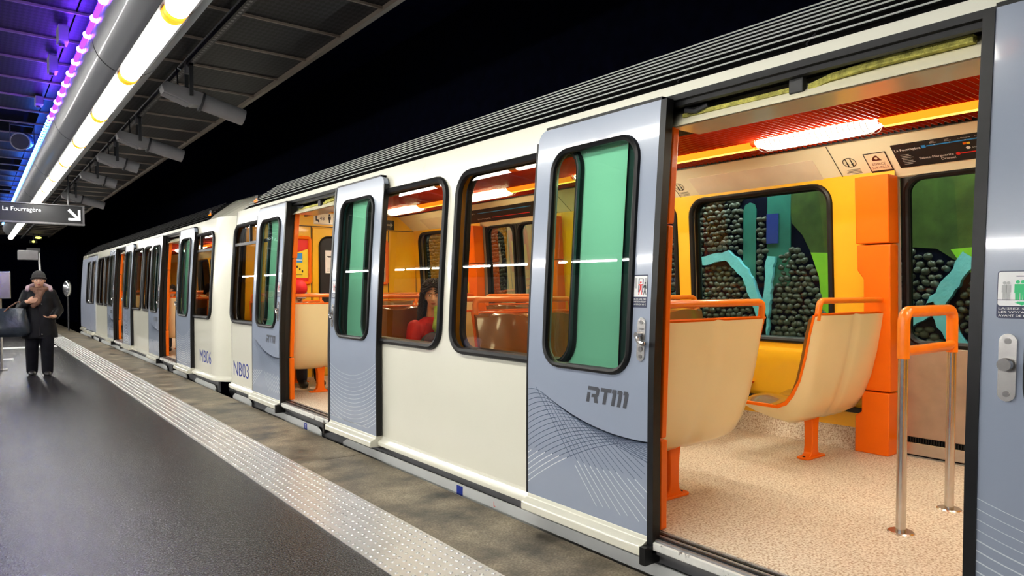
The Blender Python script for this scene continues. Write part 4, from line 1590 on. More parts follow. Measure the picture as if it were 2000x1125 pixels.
    while yv < b - 0.3:
        p0, p1 = car.roofP(yv, 0.02, 1), car.roofP(yv, 0.47, 1)
        n = Vector((-0.62, 0, 0.78))
        m = MB()
        m.tube([p0 + n * .008, p1 + n * .008], 0.006, 4)
        m.build('grille_post', darkmetal, root, smooth=0)
        yv += 0.62
    # skirt
    m = MB()
    m.box(S + 0.03, S + 0.06, car.e0 + 0.3, car.e1 - 0.3, -0.05, 0.11)
    m.build('skirt_recess', skirtd, root, smooth=0)
    cuts = []
    cen = (car.e0 + car.e1) / 2
    for cy in car_arches(car):
        cuts.append((cy - 0.24, cy + 0.24))
    cur = car.e0 + 0.3
    for a, b in cuts + [(car.e1 - 0.3, None)]:
        m = MB()
        m.slab([(cur, -0.55), (cur, 0.0), (cur + 0.08, 0.038), (a - 0.08, 0.038), (a, 0.0), (a, -0.55)], lambda u, v, off: Vector((S - 0.02 - off + 0.02, u, v)), 0.012)
        m.build('skirt_panel', skirtm, root, smooth=0)
        if b:
            MB().box(S + 0.062, S + 0.08, a, b, -.5, .07).build('wheel_arch', blackpt, root, smooth=0)
        cur = b
    # doorways
    for i, h in enumerate(holes):
        c = (h[0] + h[1]) / 2
        for sgn in (-1, 1):
            m = MB()
            a, b = sorted((c + sgn * 0.645, c + sgn * (HO + 0.01)))
            m.grid([[car.P(a, z_, -.012), car.P(b, z_, -.012), car.P(b, z_, -.07), car.P(a, z_, -.07), car.P(a, z_, -.012)] for z_ in [FZ - .03] + ZS + [2.17]])
            m.build('door_jamb', blackpt, root, smooth=30)
        m = MB()
        # header: track, arms and felt strips in a dark cavity
        m.box(2.60, 2.78, h[0], h[1], 2.15, 2.2)
        m.box(2.76, 2.78, h[0], h[1], 2.05, 2.2)
        m.build('header_box', blackpt, root, smooth=0)
        m = MB()
        m.grid([[(2.525, yv, 2.175), (2.53, yv, 2.150), (2.548, yv, 2.147), (2.552, yv, 2.128), (2.575, yv, 2.125), (2.58, yv, 2.20)] for yv in (h[0] + .01, h[1] - .01)])
        m.build('door_track', rubber, root, smooth=0)
        if hi:
            rows_ = []
            for yv, zz in ((c - 0.60, 2.118), (c - 0.3, 2.118), (c - 0.12, 2.105), (c - 0.03, 2.085)):
                rows_.append([(2.60, yv, zz - .013), (2.60, yv, zz + .013), (2.635, yv, zz + .013), (2.635, yv, zz - .013)])
            MB().grid(rows_, closed=True).build('felt_strip', insul, root, smooth=0)
            MB().box(2.60, 2.63, c + 0.03, c + 0.58, 2.085, 2.103).build('felt_strip', insul, root, smooth=0)
            MB().box(2.58, 2.61, c - 0.02, c + 0.04, 2.07, 2.14).build('lock_block', blackpt, root, bevel=0.004, smooth=0)
            MB().tube([(2.58, c + .55, 2.11), (2.59, c + .50, 2.10), (2.60, c + .44, 2.115)], 0.012, 6).build('roller_arm', darkmetal, root)
        m = MB()
        m.box(2.60, 2.80, c - HC - .02, c + HC + .02, 2.045, 2.052)
        m.build('header_cover', covecream, root, bevel=0.004, smooth=0)
        # threshold
        m = MB()
        m.box(2.42, 2.56, c - HO, c + HO, 0.135, 0.160)
        m.build('threshold', alu, root, smooth=0)
        for k_ in range(5):
            MB().box(2.44 + k_ * 0.022, 2.452 + k_ * 0.022, c - HO, c + HO, 0.160, 0.167).build('threshold_rib', alu if k_ % 2 else rubber, root, smooth=0)
        MB().box(2.405, 2.422, c - HC - .02, c + HC + .02, 0.115, 0.152).build('threshold_nosing', chipped, root, bevel=0.005, smooth=0)
        MB().box(2.43, 2.46, c - HO, c + HO, 0.09, 0.115).build('sill_face', skirtd, root, smooth=0)
    # cove panels (slanted) + ceiling
    a, b = car.e0 + 0.43, car.e1 - 0.43
    for sd in (1, -1):
        m = MB()
        X = lambda v: v if sd < 0 else 2 * CX - v
        m.grid([[(X(4.93), yv, 2.035), (X(4.905), yv, 2.045), (X(4.895), yv, 2.06), (X(4.61), yv, 2.275), (X(4.60), yv, 2.30)] for yv in (a, b)])
        m.build('cove_panel', covecream, root, smooth=25)
        m = MB()
        m.box(*sorted((X(4.60), X(4.575))), a, b, 2.265, 2.285)
        m.build('cove_edge', rubber, root, smooth=0)
    MB().box(2.86, 4.62, a, b, 2.42, 2.44).build('inner_ceiling', ceilorange, root, smooth=0)
    n = int((b - a) / blades)
    if hi:
        me = None
        first = None
        for k_ in range(n):
            yv = a + (k_ + .5) * blades
            if yv < -1.5 and k_ < n:
                continue
            if first is None:
                m = MB()
                m.box(2.90, 4.58, -0.0012, 0.0012, 2.270, 2.302)
                first = m.build('louvre_blade', louvre, None, smooth=0)
                first.parent = root
                first.location = (-WO[root][0], yv - WO[root][1], 0)
            else:
                o = first.copy()
                COL.objects.link(o)
                o.location = (-WO[root][0], yv - WO[root][1], 0)
    else:
        m = MB()
        for k_ in range(n):
            yv = a + (k_ + .5) * blades
            m.box(2.90, 4.58, yv - .0012, yv + .0012, 2.27, 2.302)
        tag(m.build('louvre_blades', louvre, root, smooth=0), kind='stuff')


def car_arches(car):
    if car.e0 < 0:
        return [-1.9, -0.6, 5.75, 7.75]
    return [10.75, 12.1, 19.9, 21.3]


# ---- car one (near)
def bay(d0, d1):
    """two windows between two doorways"""
    a, b = d0 + HO + 0.32, d1 - HO - 0.32
    mid_ = (d0 + d1) / 2
    return [(a, mid_ - 0.075, 0.90, 2.04, 0.13), (mid_ + 0.075, b, 0.90, 2.04, 0.13)]


car1 = Car(-6.1, 8.98, [-3.3, 1.5, 6.3], 'nearer cream metro car with open grey doors and orange interior')
holes1 = [(d - HO, d + HO, 0.135, 2.17) for d in car1.doors]
wins1 = [(-5.6, -4.47, 0.90, 2.04, 0.13)] + bay(-3.3, 1.5) + bay(1.5, 6.3) + [(7.47, 8.74, 0.90, 2.04, 0.13)]
wins1_n = [(-5.6, -4.47, 0.90, 2.04, 0.13)] + bay(-3.3, 1.5) + bay(1.5, 6.3) + [(7.47, 8.62, 0.90, 2.04, 0.13)]
fholes1 = [(d - HC - .01, d + HC + .01, FZ, 2.10) for d in car1.doors]
fw = []
for w_ in wins1_n:
    fw.append((w_[0] - (0.22 if 2 < w_[0] < 3 else 0.2 if w_[0] > 7 else 0.2 if w_[0] < -1 and w_[0] > -2.5 else 0), w_[1], 0.90, 2.04, 0.13))
fw = [(-1.9, -0.975, .9, 2.04, .13), (-0.825, 0.05, .9, 2.04, .13), (2.58, 3.80, .9, 2.04, .13), (3.97, 5.2, .9, 2.04, .13), (7.3, 8.4, .9, 2.04, .13)]
build_car(car1, holes1, wins1, fholes1, fw, True, (-5.2, 8.5, True), True, 0.036)
for w_ in wins1:
    window(car1, w_[0], w_[1], 1, transom=w_[0] > 7)
for w_ in fw:
    window(car1, w_[0], w_[1], -1)
leafA = leaf(car1, 2.108, 1, 'lever')
leafE = leaf(car1, 0.800, -1, 'knob')
leafB = leaf(car1, 6.3 - HC, -1, 'lever')
leafC = leaf(car1, 6.3 + HC, 1, 'lever')
leaf(car1, -3.3 + HC, 1, 'lever', 0)
for d in car1.doors[1:]:
    closed_leaf(car1, d + 0.006, d + HC, -1)
    closed_leaf(car1, d - HC, d - 0.006, -1)
closed_leaf(car1, -3.3 - HC, -3.3 + HC, -1)
place_names = {1.5: 'nearest doorway', 6.3: 'second doorway', 12.05: 'doorway of the farther car', 16.83: 'far doorway of the farther car'}
for d, dn in place_names.items():
    for sd in (1, -1):
        for sg_ in (1, -1):
            if d > 10 and sd < 0 and sg_ < 0:
                continue
            cc = car1 if d < 9 else None
            yy = d + sg_ * (HC + (0.115 if sd < 0 else 0.20 if (d < 2 and sg_ < 0) else 0.11))
            p = pillar(None, yy, sd, device=(sd < 0 and d == 6.3 and sg_ < 0))
            where = ('far window side' if sd < 0 else 'platform side') + ', ' + ('left' if sg_ > 0 else 'right') + ' of the ' + dn
            p['label'] = 'moulded orange post on ' + where + (' with small grey screen' if (sd < 0 and d == 6.3 and sg_ < 0) else '')
# benches
XL, XR = 2.56, 4.0
b_list = [(2.2, 1, 'just inside the nearest doorway'), (3.74, -1, 'behind the middle of the near windows'),
          (5.62, -1, 'before the second doorway'), (7.03, 1, 'just past the second doorway'), (8.36, -1, 'against the end wall of the near car')]
for yv, fc, nm in b_list:
    for x, sn in ((XL, 'two seat bench at platform side, '), (XR, 'two seat bench at far window side, ')):
        place_bench(x, yv, fc, sn + nm)
for yv, x, lb in ((4.06, XL, 'two seat bench facing away, platform side, back to back behind near window'), (4.06, XR, 'two seat bench facing away, far side, back to back behind near window')):
    place_bench(x, yv, 1, lb)
# lamps
k = 0
for yv in (-1.2, 0.55, 2.32, 4.09, 5.86, 7.6):
    for x in (4.2, 3.27):
        ceiling_lamp(x, yv, 'ribbed white cabin ceiling lamp, ' + ('far' if x > 4 else 'near') + ' row, ' + {-1.2: 'hidden beyond the right door', 0.55: 'beside the rightmost door edge', 2.32: 'over the nearest doorway', 4.09: 'behind the large door window', 5.86: 'behind the nearer saloon window', 7.6: 'behind the woman in red'}[yv])
cabin_tubes(car1, (4.2, 3.27), [(q - 1.77 + .42, q - .42) for q in (-1.2, 0.57, 2.32, 4.09, 5.86, 7.6)])

# grab pole pair in the vestibule
gp = thing('handrail', 'steel pole pair joined by an orange loop grip in the doorway', 'handrail', (3.65, 1.43, FZ))
for x in (3.38, 3.93):
    MB().cyl((x, 1.43, FZ), (x, 1.43, 1.03), 0.0215, seg=20).build('pole', steel, gp)
    MB().cyl((x, 1.43, FZ), (x, 1.43, FZ + .006), 0.058, 0.052, seg=28).build('floor_flange', steel, gp)
r = 0.05
loop = []
for cx_, cz_, a0 in ((3.93 - r, 1.19 - r, 0), (3.38 + r, 1.19 - r, 90)):
    for i in range(7):
        a = math.radians(a0 + 90 * i / 6)
        loop.append((cx_ + r * math.cos(a), 1.43, cz_ + r * math.sin(a)))
m = MB()
m.tube([(3.93, 1.43, 0.975)] + loop + [(3.38, 1.43, 0.975)], 0.027, 14)
m.tube([(3.385, 1.43, 1.02), (3.42, 1.43, 1.008), (3.89, 1.43, 1.008), (3.925, 1.43, 1.02)], 0.024, 12)
m.build('grip_loop', orange_rail, gp, smooth=60)

# ---- signs on the slanted cove of the far side
nrm = Vector((4.895 - 4.61, 0, 2.06 - 2.275))
cv = (4.61 - 4.895, 0, 2.275 - 2.06)
CO = Vector((4.895, 0, 2.06))


def cove(y, v, off=0.0):
    vv = Vector(cv).normalized()
    n = Vector((0, -1, 0)).cross(vv)
    return CO + Vector((0, y, 0)) + vv * v + n * (0.0015 + off)


def cove_sign(name, label, cat, group=None, y=2.0):
    return thing(name, label, cat, tuple(cove(y, 0.1)), group)


mapo = cove_sign('line_map', 'black metro line map with blue and red lines over the far doors', 'map', y=1.5)
Yl = 2.085
m = MB()
m.slab([(Yl, 0.055), (0.90, 0.055), (0.90, 0.262), (Yl, 0.262)], cove, 0.003)
m.build('board', inkblack, mapo, smooth=0)
q = lambda a, b: cove(Yl - a, b, 0.0036)
m = MB()
m.poly([(0.20, 0.212), (0.205, 0.221), (0.62, 0.226), (0.66, 0.216), (0.655, 0.208), (0.62, 0.216)], q)
m.poly([(0.655, 0.208), (0.66, 0.216), (0.95, 0.15), (0.95, 0.142)], q)
m.poly(R(0.175, 0.198, 0.204, 0.227), q)
m.build('blue_line', inkcyan, mapo, smooth=0)
m = MB()
m.poly([(0.36, 0.113), (0.36, 0.121), (0.66, 0.125), (0.75, 0.16), (1.1, 0.16), (1.1, 0.152), (0.755, 0.152), (0.665, 0.117)], q)
m.poly(circ(0.013, 14, 0.355, 0.117), q)
m.build('red_line', inkred, mapo, smooth=0)
m = MB()
q2 = lambda a, b: cove(Yl - a, b, 0.0042)
text(m, 'La Fourragère', q2, 0.012, 0.203, 0.019, width=0.155)
text(m, 'Sainte-Marguerite', q2, 0.135, 0.112, 0.019, width=0.195)
text(m, 'Dromel', q2, 0.255, 0.083, 0.019, width=0.08)
for s_, a, b, w in (('Saint', .235, .245, .02), ('Barnabé', .228, .234, .038), ('Louis', .315, .245, .022), ('Armand', .31, .234, .036), ('La Blancarde', .385, .237, .066), ('La Timone', .475, .237, .052), ('Baille', .565, .237, .03), ('Rond-Point du Prado', .50, .090, .11), ('Périer', .64, .095, .03), ('Gare routière', .44, .15, .05)):
    text(m, s_, q2, a, b, 0.008, width=w)
for a in (0.25, 0.335, 0.42, 0.505, 0.59):
    m.poly(circ(0.0035, 8, a, 0.221), q2)
for a in (0.55, 0.65):
    m.poly(circ(0.0035, 8, a, 0.119), q2)
m.poly(circ(0.012, 14, 0.42, 0.155), q2)
for j in range(7):
    m.poly(R(0.035, 0.085 + .01 * (j % 3), 0.168 - j * 0.014, 0.170 - j * 0.014), q2)
m.build('lettering', inkwhite, mapo, smooth=0)
m = MB()
m.poly(R(0.40, 0.418, 0.184, 0.200), q2)
m.build('tram_marker', orange, mapo, smooth=0)
m = MB()
m.poly(R(0.420, 0.438, 0.184, 0.200), q2)
m.build('tram_marker', inkyel, mapo, smooth=0)

es_ = cove_sign('warning_sign', 'beige sign with black border reading Espace Surveillé beside the line map', 'sign', y=2.2)
m = MB()
m.slab([(2.275, 0.035), (2.13, 0.035), (2.13, 0.222), (2.275, 0.222)], cove, 0.002)
m.build('board', inkblack, es_, smooth=0)
m = MB()
m.poly([(2.268, 0.060), (2.137, 0.060), (2.137, 0.216), (2.268, 0.216)], lambda a, b: cove(a, b, 0.0024))
m.build('face', covecream, es_, smooth=0)
m = MB()
q3 = lambda a, b: cove(2.268 - a, b, 0.003)
m.poly([(0.036, 0.150), (0.096, 0.150), (0.088, 0.162), (0.074, 0.197), (0.060, 0.197), (0.036, 0.172)], q3)
text(m, 'ESPACE', q3, 0.065, 0.110, 0.020, align='c', width=0.085)
text(m, 'SURVEILLÉ', q3, 0.065, 0.078, 0.020, align='c', width=0.108)
m.build('lettering', mk('ink_brown', (0.09, 0.015, 0.008), .5), es_, smooth=0)
m = MB()
m.poly(circ(0.010, 12, 0.064, 0.172), lambda a, b: cove(2.268 - a, b, 0.0034))
m.build('emblem', covecream, es_, smooth=0)


def ring_sign(y, label, q_y):
    o = cove_sign('pictogram_sticker', label, 'sticker', 'pictogram stickers on the cove', y)
    m = MB()
    n = 28
    rows = [[cove(y - rr * math.cos(2 * PI * i / n), 0.165 + rr * math.sin(2 * PI * i / n), 0.001) for i in range(n)] for rr in (0.045, 0.040)]
    m.grid(rows, closed=True)
    for dx in (-0.016, 0.016):
        m.poly([(y + dx - .005, 0.125), (y + dx + .005, 0.125), (y + dx + .004, 0.205), (y + dx - .002, 0.205)], lambda a, b: cove(a, b, 0.001))
        m.poly([(y + dx - .012, 0.150), (y + dx + .012, 0.150), (y + dx, 0.160)], lambda a, b: cove(a, b, 0.001))
    m.build('pictogram', inkblack, o, smooth=0)
    m = MB()
    for j, wdt in enumerate((0.09, 0.085, 0.10, 0.07)):
        m.poly(R(y - 0.05 - 0.0, y - 0.05 + wdt, 0.095 - j * 0.013, 0.099 - j * 0.013), lambda a, b: cove(a, b, 0.001))
    m.build('small_print', inkgrey, o, smooth=0)


ring_sign(2.385, 'round black pictogram of two hands beside the Espace Surveillé sign', 0)
ring_sign(3.84, 'round black pictogram at the left edge of the nearest doorway, by the cove', 0)
tag(MB().slab([(3.70, 0.04), (2.62, 0.04), (2.62, 0.24), (3.70, 0.24)], cove, 0.002).build('blank_notice', mk('notice_cream', (0.92, 0.82, 0.66), 0.2, coat=0.8)), 'long blank cream notice panel on the cove left of the pictogram', 'notice')
for i, yv in enumerate((2.48, 3.9, 5.3)):
    m = MB()
    m.slab([(yv, -0.02), (yv - 0.004, -0.02), (yv - 0.004, 0.34), (yv, 0.34)], cove, 0.002)
    m.build('cove_joint', blackpt, car1.root, smooth=0)
map2 = cove_sign('line_map', 'dark line map on the cove seen through the nearer saloon window', 'map', y=6)
MB().slab([(7.1, 0.055), (5.5, 0.055), (5.5, 0.262), (7.1, 0.262)], cove, 0.003).build('board', inkblack, map2, smooth=0)
q4 = lambda a, b: cove(7.1 - a, b, 0.004)
MB().poly(R(0.3, 1.3, 0.20, 0.21), q4).build('blue_line', inkcyan, map2, smooth=0)
MB().poly(R(0.5, 1.2, 0.11, 0.12), q4).build('red_line', inkred, map2, smooth=0)
m = MB()
for s_, a, b, w in (('La Fourragère', .03, .20, .22), ('Sainte-Marguerite', .2, .10, .26)):
    text(m, s_, q4, a, b, 0.02, width=w)
m.build('lettering', inkwhite, map2, smooth=0)
tag(MB().slab([(8.1, 0.04), (7.35, 0.04), (7.35, 0.24), (8.1, 0.24)], cove, 0.002).build('blank_notice', MATS['notice_cream']), 'short cream notice panel on the cove above the woman in red', 'notice')

# ---- end wall of car one with door, posters, signs
EY = 8.98 - 0.42 - 0.016
ef = lambda a, b, off=0.0: Vector((a, EY - off, b))
ed = thing('end_door', 'yellow end door with a dark rounded window at the end of the near car', 'door', (CX, EY, FZ))
MB().slab(R(3.40, 4.07, FZ + .02, 2.06), ef, 0.02).build('panel', yellow, ed, bevel=0.004, smooth=0)
m = MB()
m.slab(rrect(0.50, 0.90, 0.12, 6, CX, 1.50), lambda a, b, off: ef(a, b, 0.021 + off), 0.004)
m.build('window', inkblack, ed, smooth=0)
m = MB()
m.tube([ef(a, b, 0.026) for a, b in rrect(0.50, 0.90, 0.12, 6, CX, 1.50)], 0.014, 6, closed=True)
m.build('gasket', rubber, ed)
for x in (3.385, 4.085, 3.0, 4.47):
    MB().slab(R(x - .005, x + .005, FZ, 2.08), ef, 0.004).build('wall_joint', blackpt, car1.root, smooth=0)
MB().slab(R(2.55, 4.9, 2.075, 2.085), ef, 0.004).build('wall_joint', blackpt, car1.root, smooth=0)
nt_ = thing('paper_notice', 'white paper notice taped to the dark end door window', 'notice', (3.66, EY - .03, 1.6))
MB().slab(R(3.56, 3.76, 1.49, 1.78), lambda a, b, off: ef(a, b, 0.026 + off), 0.002).build('paper', inkwhite, nt_, smooth=0)
m = MB()
m.poly([(3.58, 1.71), (3.73, 1.71), (3.73, 1.69), (3.67, 1.60), (3.73, 1.60), (3.73, 1.585), (3.64, 1.585), (3.64, 1.60), (3.70, 1.69), (3.60, 1.69)], lambda a, b: ef(a, b, 0.029))
for j in range(4):
    m.poly(R(3.58, 3.73, 1.555 - j * 0.014, 1.558 - j * 0.014), lambda a, b: ef(a, b, 0.029))
m.build('print', inkblack, nt_, smooth=0)


def poster(x0, x1, z0, z1, kind, label):
    o = thing('poster', label, 'poster', ((x0 + x1) / 2, EY - .02, z0))
    m = MB()
    m.tube([ef(a, b, 0.018) for a, b in rrect(x1 - x0, z1 - z0, 0.03, 4, (x0 + x1) / 2, (z0 + z1) / 2)], 0.022, 8, closed=True)
    m.build('frame', orange, o)
    W_, H_ = x1 - x0, z1 - z0
    pf = lambda a, b, off=0.0: ef(x0 + a * W_, z0 + b * H_, 0.010 + off)
    if kind:
        MB().slab(R(0, 1, 0, 1), pf, 0.002).build('sheet', inkred, o, smooth=0)
        MB().poly([(0, .12), (1, .12), (1, .78), (.75, .72), (.45, .66), (0, .60)], lambda a, b: pf(a, b, .003)).build('yellow_field', inkyel, o, smooth=0)
        MB().poly(R(0.45, .72, 0.45, .66), lambda a, b: pf(a, b, .004)).build('blue_note', inkcyan, o, smooth=0)
        m = MB()
        for j in range(3):
            m.poly(circ(0.03, 8, 0.52 + .1 * j, 0.36 - .05 * j), lambda a, b: pf(a, b, .004))
        m.poly(R(.45, .72, .18, .19), lambda a, b: pf(a, b, .004))
        m.build('print', inkblack, o, smooth=0)
        m = MB()
        m.poly(R(.40, .43, .75, .78), lambda a, b: pf(a, b, .004))
        m.poly(R(.42, .7, .50, .52), lambda a, b: pf(a, b, .005))
        m.build('print', inkwhite, o, smooth=0)
    else:
        MB().slab(R(0, 1, 0, 1), pf, 0.002).build('sheet', inkgl, o, smooth=0)
        MB().poly(R(0.25, 1, 0.72, .86), lambda a, b: pf(a, b, .003)).build('print', inkblack, o, smooth=0)
        MB().poly([(.2, .38), (.9, .38), (.9, .28), (.55, .12), (.2, .28)], lambda a, b: pf(a, b, .003)).build('print', inkwhite, o, smooth=0)
        m = MB()
        for j in range(4):
            m.poly(R(.3, .85, .56 - j * .05, .575 - j * .05), lambda a, b: pf(a, b, .003))
        m.build('print', inkred, o, smooth=0)


poster(3.02, 3.36, 1.36, 1.93, 1, 'red and yellow poster in an orange frame beside the end door')
poster(4.14, 4.44, 1.36, 1.93, 0, 'grey and white poster in an orange frame right of the end door')
cs = thing('capacity_sign', 'small sign with seated 48 and standing 72 pictograms above the end door', 'sign', (3.6, EY, 2.1))
MB().slab(R(3.42, 3.80, 2.11, 2.26), ef, 0.003).build('board', covecream, cs, smooth=0)
m = MB()
q5 = lambda a, b: ef(a, b, 0.004)
for z_ in (2.113, 2.253):
    m.poly(R(3.425, 3.795, z_, z_ + .004), q5)
text(m, '48', q5, 3.50, 2.165, 0.045)
text(m, '72', q5, 3.68, 2.165, 0.045)
m.poly([(3.445, 2.23), (3.46, 2.23), (3.46, 2.17), (3.485, 2.17), (3.495, 2.135), (3.48, 2.135), (3.472, 2.155), (3.445, 2.155)], q5)
m.poly(circ(.012, 10, 3.63, 2.235), q5)
m.poly([(3.612, 2.22), (3.648, 2.22), (3.648, 2.175), (3.64, 2.175), (3.638, 2.13), (3.622, 2.13), (3.62, 2.175), (3.612, 2.175)], q5)
m.build('lettering', inkblack, cs, smooth=0)
ex = thing('arrow_sign', 'small dark sign with a right pointing arrow on the end wall', 'sign', (4.45, EY, 2.1))
MB().slab(R(4.40, 4.56, 2.09, 2.22), ef, 0.003).build('board', inkblack, ex, smooth=0)
MB().poly([(4.43, 2.145), (4.50, 2.145), (4.50, 2.12), (4.54, 2.155), (4.50, 2.19), (4.50, 2.165), (4.43, 2.165)], lambda a, b: ef(a, b, .004)).build('arrow', inkgl, ex, smooth=0)

# amber marker lamps and fleet numbers
for yv, cr_, lb in ((8.38, car1, 'amber marker lamp on the roof edge of the nearer car'), (10.40, None, 'amber marker lamp on the roof edge of the farther car')):
    o = thing('marker_lamp', lb, 'lamp', (2.68, yv, 2.38), 'amber marker lamps')
    MB().box(2.655, 2.71, yv - .06, yv + .06, 2.31, 2.39).build('base', blackpt, o, smooth=0)
    for j in range(3):
        m = MB()
        m.ell((2.652 + .02 * j, yv, 2.322 + .028 * j), (0.022, 0.052, 0.016), 10, 7)
        m.build('lens', amber_e, o)


def fleet_no(car, s_, y_left, z, h, w):
    m = MB()
    text(m, s_, lambda a, b: car.P(y_left - a, z + b, 0.0015), 0, 0, h, width=w)
    o = m.build('fleet_number', inkblue, car.root, smooth=0)
    return o


fleet_no(car1, 'NB03', 8.67, 0.26, 0.17, 0.58)

# blue T marks on the skirt
for yv in (6.35, 3.72):
    m = MB()
    m.box(2.4465, 2.4478, yv - .035, yv + .035, -0.03, 0.03)
    m.build('skirt_label', inkblue, car1.root, smooth=0)
m = MB()
text(m, 'T', frame((2.446, 6.37, -0.02), (0, -1, 0), (0, 0, 1)), 0, 0, 0.04)
m.build('skirt_letter', inkwhite, car1.root, smooth=0)
m = MB()
text(m, 'L', frame((2.447, 3.35, -0.01), (0, -1, 0), (0, 0, 1)), 0, 0, 0.03)
m.build('skirt_letter', inkred, car1.root, smooth=0)

# ---- car two (far)
car2 = Car(9.16, 24.2, [12.05, 16.83, 21.6], 'farther cream metro car, smaller in view, with open grey doors')
holes2 = [(d - HO, d + HO, 0.135, 2.17) for d in car2.doors[:2]] + [(21.6 - 0.9, 21.6 + 0.9, 0.135, 2.12)]
wins2 = [(9.68, 10.90, 0.90, 2.04, 0.13)] + bay(12.05, 16.83) + bay(16.83, 21.6)
fholes2 = [(d - HC - .01, d + HC + .01, FZ, 2.10) for d in car2.doors[:2]]
fw2 = [(9.75, 10.85, .9, 2.04, .13), (13.2, 14.3, .9, 2.04, .13), (14.5, 15.7, .9, 2.04, .13), (17.9, 19.1, .9, 2.04, .13), (19.3, 20.5, .9, 2.04, .13)]
build_car(car2, holes2, wins2, fholes2, fw2, False, (10.05, 23.7, True), False, 0.07)
for w_ in wins2:
    window(car2, w_[0], w_[1], 1, transom=w_[0] < 10)
for w_ in fw2:
    window(car2, w_[0], w_[1], -1)
for d in car2.doors[:2]:
    leaf(car2, d - HC, -1, 'lever', 1)
    leaf(car2, d + HC, 1, 'lever', 1)
    closed_leaf(car2, d + 0.006, d + HC, -1)
    closed_leaf(car2, d - HC, d - 0.006, -1)
# closed leaves at the far end
for lo_, hi2 in ((20.70, 21.59), (21.61, 22.5)):
    P = lambda y, z, off=0.0: car2.P(y, z, off)
    m = MB()
    side_skin(m, lambda y, z: P(y, z, 0.02), lo_, hi2, FZ, 2.13, [(lo_ + 0.14, hi2 - 0.14, 0.90, 2.0, 0.10)], (), ZS)
    l_ = m.build('door_leaf', doorgrey2, car2.root, solid=0.03)
    pane_on(P, lo_ + .135, hi2 - .135, 0.895, 2.005, 0.10, 0.01).build('door_glass', g_win, l_)
    ring_on(P, lo_ + .14, hi2 - .14, 0.90, 2.0, 0.10, 0.022, 0.02).build('window_gasket', rubber, l_)
    MB().box(2.37, 2.45, lo_ + .01, hi2 - .01, 0.08, 0.16).build('foot_ledge', cream, l_, bevel=0.01, smooth=0)
    handle(l_, P, hi2 - .06 if lo_ < 21 else lo_ + .06, 0.965, 'lever', 0.022)
MB().grid([[car2.P(22.55, z_, .004), car2.P(23.2, z_, .004), car2.P(23.8, z_, .004)] for z_ in [0.2] + ZS]).build('grey_side_panel', doorgrey2, car2.root)
fleet_no(car2, 'MB06', 10.26, 0.29, 0.17, 0.58)
for yv, fc, nm in ((10.2, 1, 'in the near end of the farther car'), (11.25, -1, 'before the first doorway of the farther car'), (12.78, 1, 'past the first doorway of the farther car'), (14.3, -1, 'mid bay of the farther car'), (17.55, 1, 'past the far doorway of the farther car')):
    for x, sn in ((XL, 'small two seat bench at platform side '), (XR, 'small two seat bench at far side ')):
        place_bench(x, yv, fc, sn + nm)
for i, yv in enumerate((10.2, 12.0, 13.8, 15.6, 17.4, 19.2)):
    ceiling_lamp(4.2, yv, 'cabin lamp in the farther car, number %s from its near end' % ['one', 'two', 'three', 'four', 'five', 'six'][i], False)
cabin_tubes(car2, (4.2, 3.27), [(q - 1.38, q - .42) for q in (12.0, 13.8, 15.6, 17.4, 19.2)])
# coupler hose between cars
cp = thing('coupler_hose', 'black ribbed hose and coupling between the two cars', 'coupler', (2.6, 8.97, 0))
for j in range(9):
    MB().cyl((2.62, 8.78 + j * 0.042, 0.0), (2.62, 8.81 + j * 0.042, 0.0), 0.085, seg=16).build('ring', rubber, cp)
MB().cyl((2.62, 8.76, 0.0), (2.62, 9.2, 0.0), 0.07, seg=14).build('hose', blackpt, cp)
MB().grid([[(x, yv, z_) for x in (2.95, 2.95)] for yv, z_ in ((0, 0), (0, 0))]) if False else None
bl = MB()
rows = []
for j in range(7):
    yv = 8.84 + j * 0.045
    w_ = 0.0 if j % 2 else 0.04
    rows.append([(3.0 + w_, yv, 0.1), (3.0 + w_, yv, 2.3), (4.47 - w_, yv, 2.3), (4.47 - w_, yv, 0.1)])
bl.grid(rows)
tag(bl.build('gangway_bellows', rubber, smooth=0), 'dark folded bellows closing the gap between the two cars', 'bellows')


# ================================================================== PEOPLE
def body_build(mb, name, mat, parent, voxel=0.011, smooth_it=4):
    o = mb.build(name, mat, parent, smooth=0)
    o.data.shade_smooth()
    md = o.modifiers.new('remesh', 'REMESH')
    md.mode = 'VOXEL'
    md.voxel_size = voxel
    md.use_smooth_shade = True
    md = o.modifiers.new('smooth', 'SMOOTH')
    md.factor = 0.5
    md.iterations = smooth_it
    return o


def limb(mb, pts_, rs, seg=10):
    for (a, b), (r0, r1) in zip(zip(pts_, pts_[1:]), zip(rs, rs[1:])):
        mb.cyl(a, b, r0, r1, seg)
    for p, r_ in zip(pts_, rs):
        mb.ell(p, (r_, r_, r_), seg, 7)


def head(mb, T, s=1.0):
    """T: local (right, forward, up) -> world; origin at head centre (eye level)"""
    def E(c, r_, seg=16, rings=10):
        m3 = T.to_3x3()
        mb.ell(T @ Vector(c), [q_ * s for q_ in r_], seg, rings, m3)
    E((0, -0.012, 0.030), (0.074, 0.094, 0.090))
    E((0, 0.016, -0.035), (0.062, 0.074, 0.078))
    E((0, 0.040, -0.085), (0.036, 0.040, 0.030))
    E((0, 0.088, -0.022), (0.010, 0.020, 0.026))
    E((0, 0.098, -0.036), (0.015, 0.013, 0.010))
    E((0, 0.080, -0.067), (0.024, 0.011, 0.009))
    E((0, 0.078, 0.018), (0.048, 0.012, 0.009))
    for sx in (-1, 1):
        E((sx * 0.076, -0.008, -0.015), (0.010, 0.018, 0.032))
        E((sx * 0.040, 0.058, -0.032), (0.022, 0.020, 0.020))


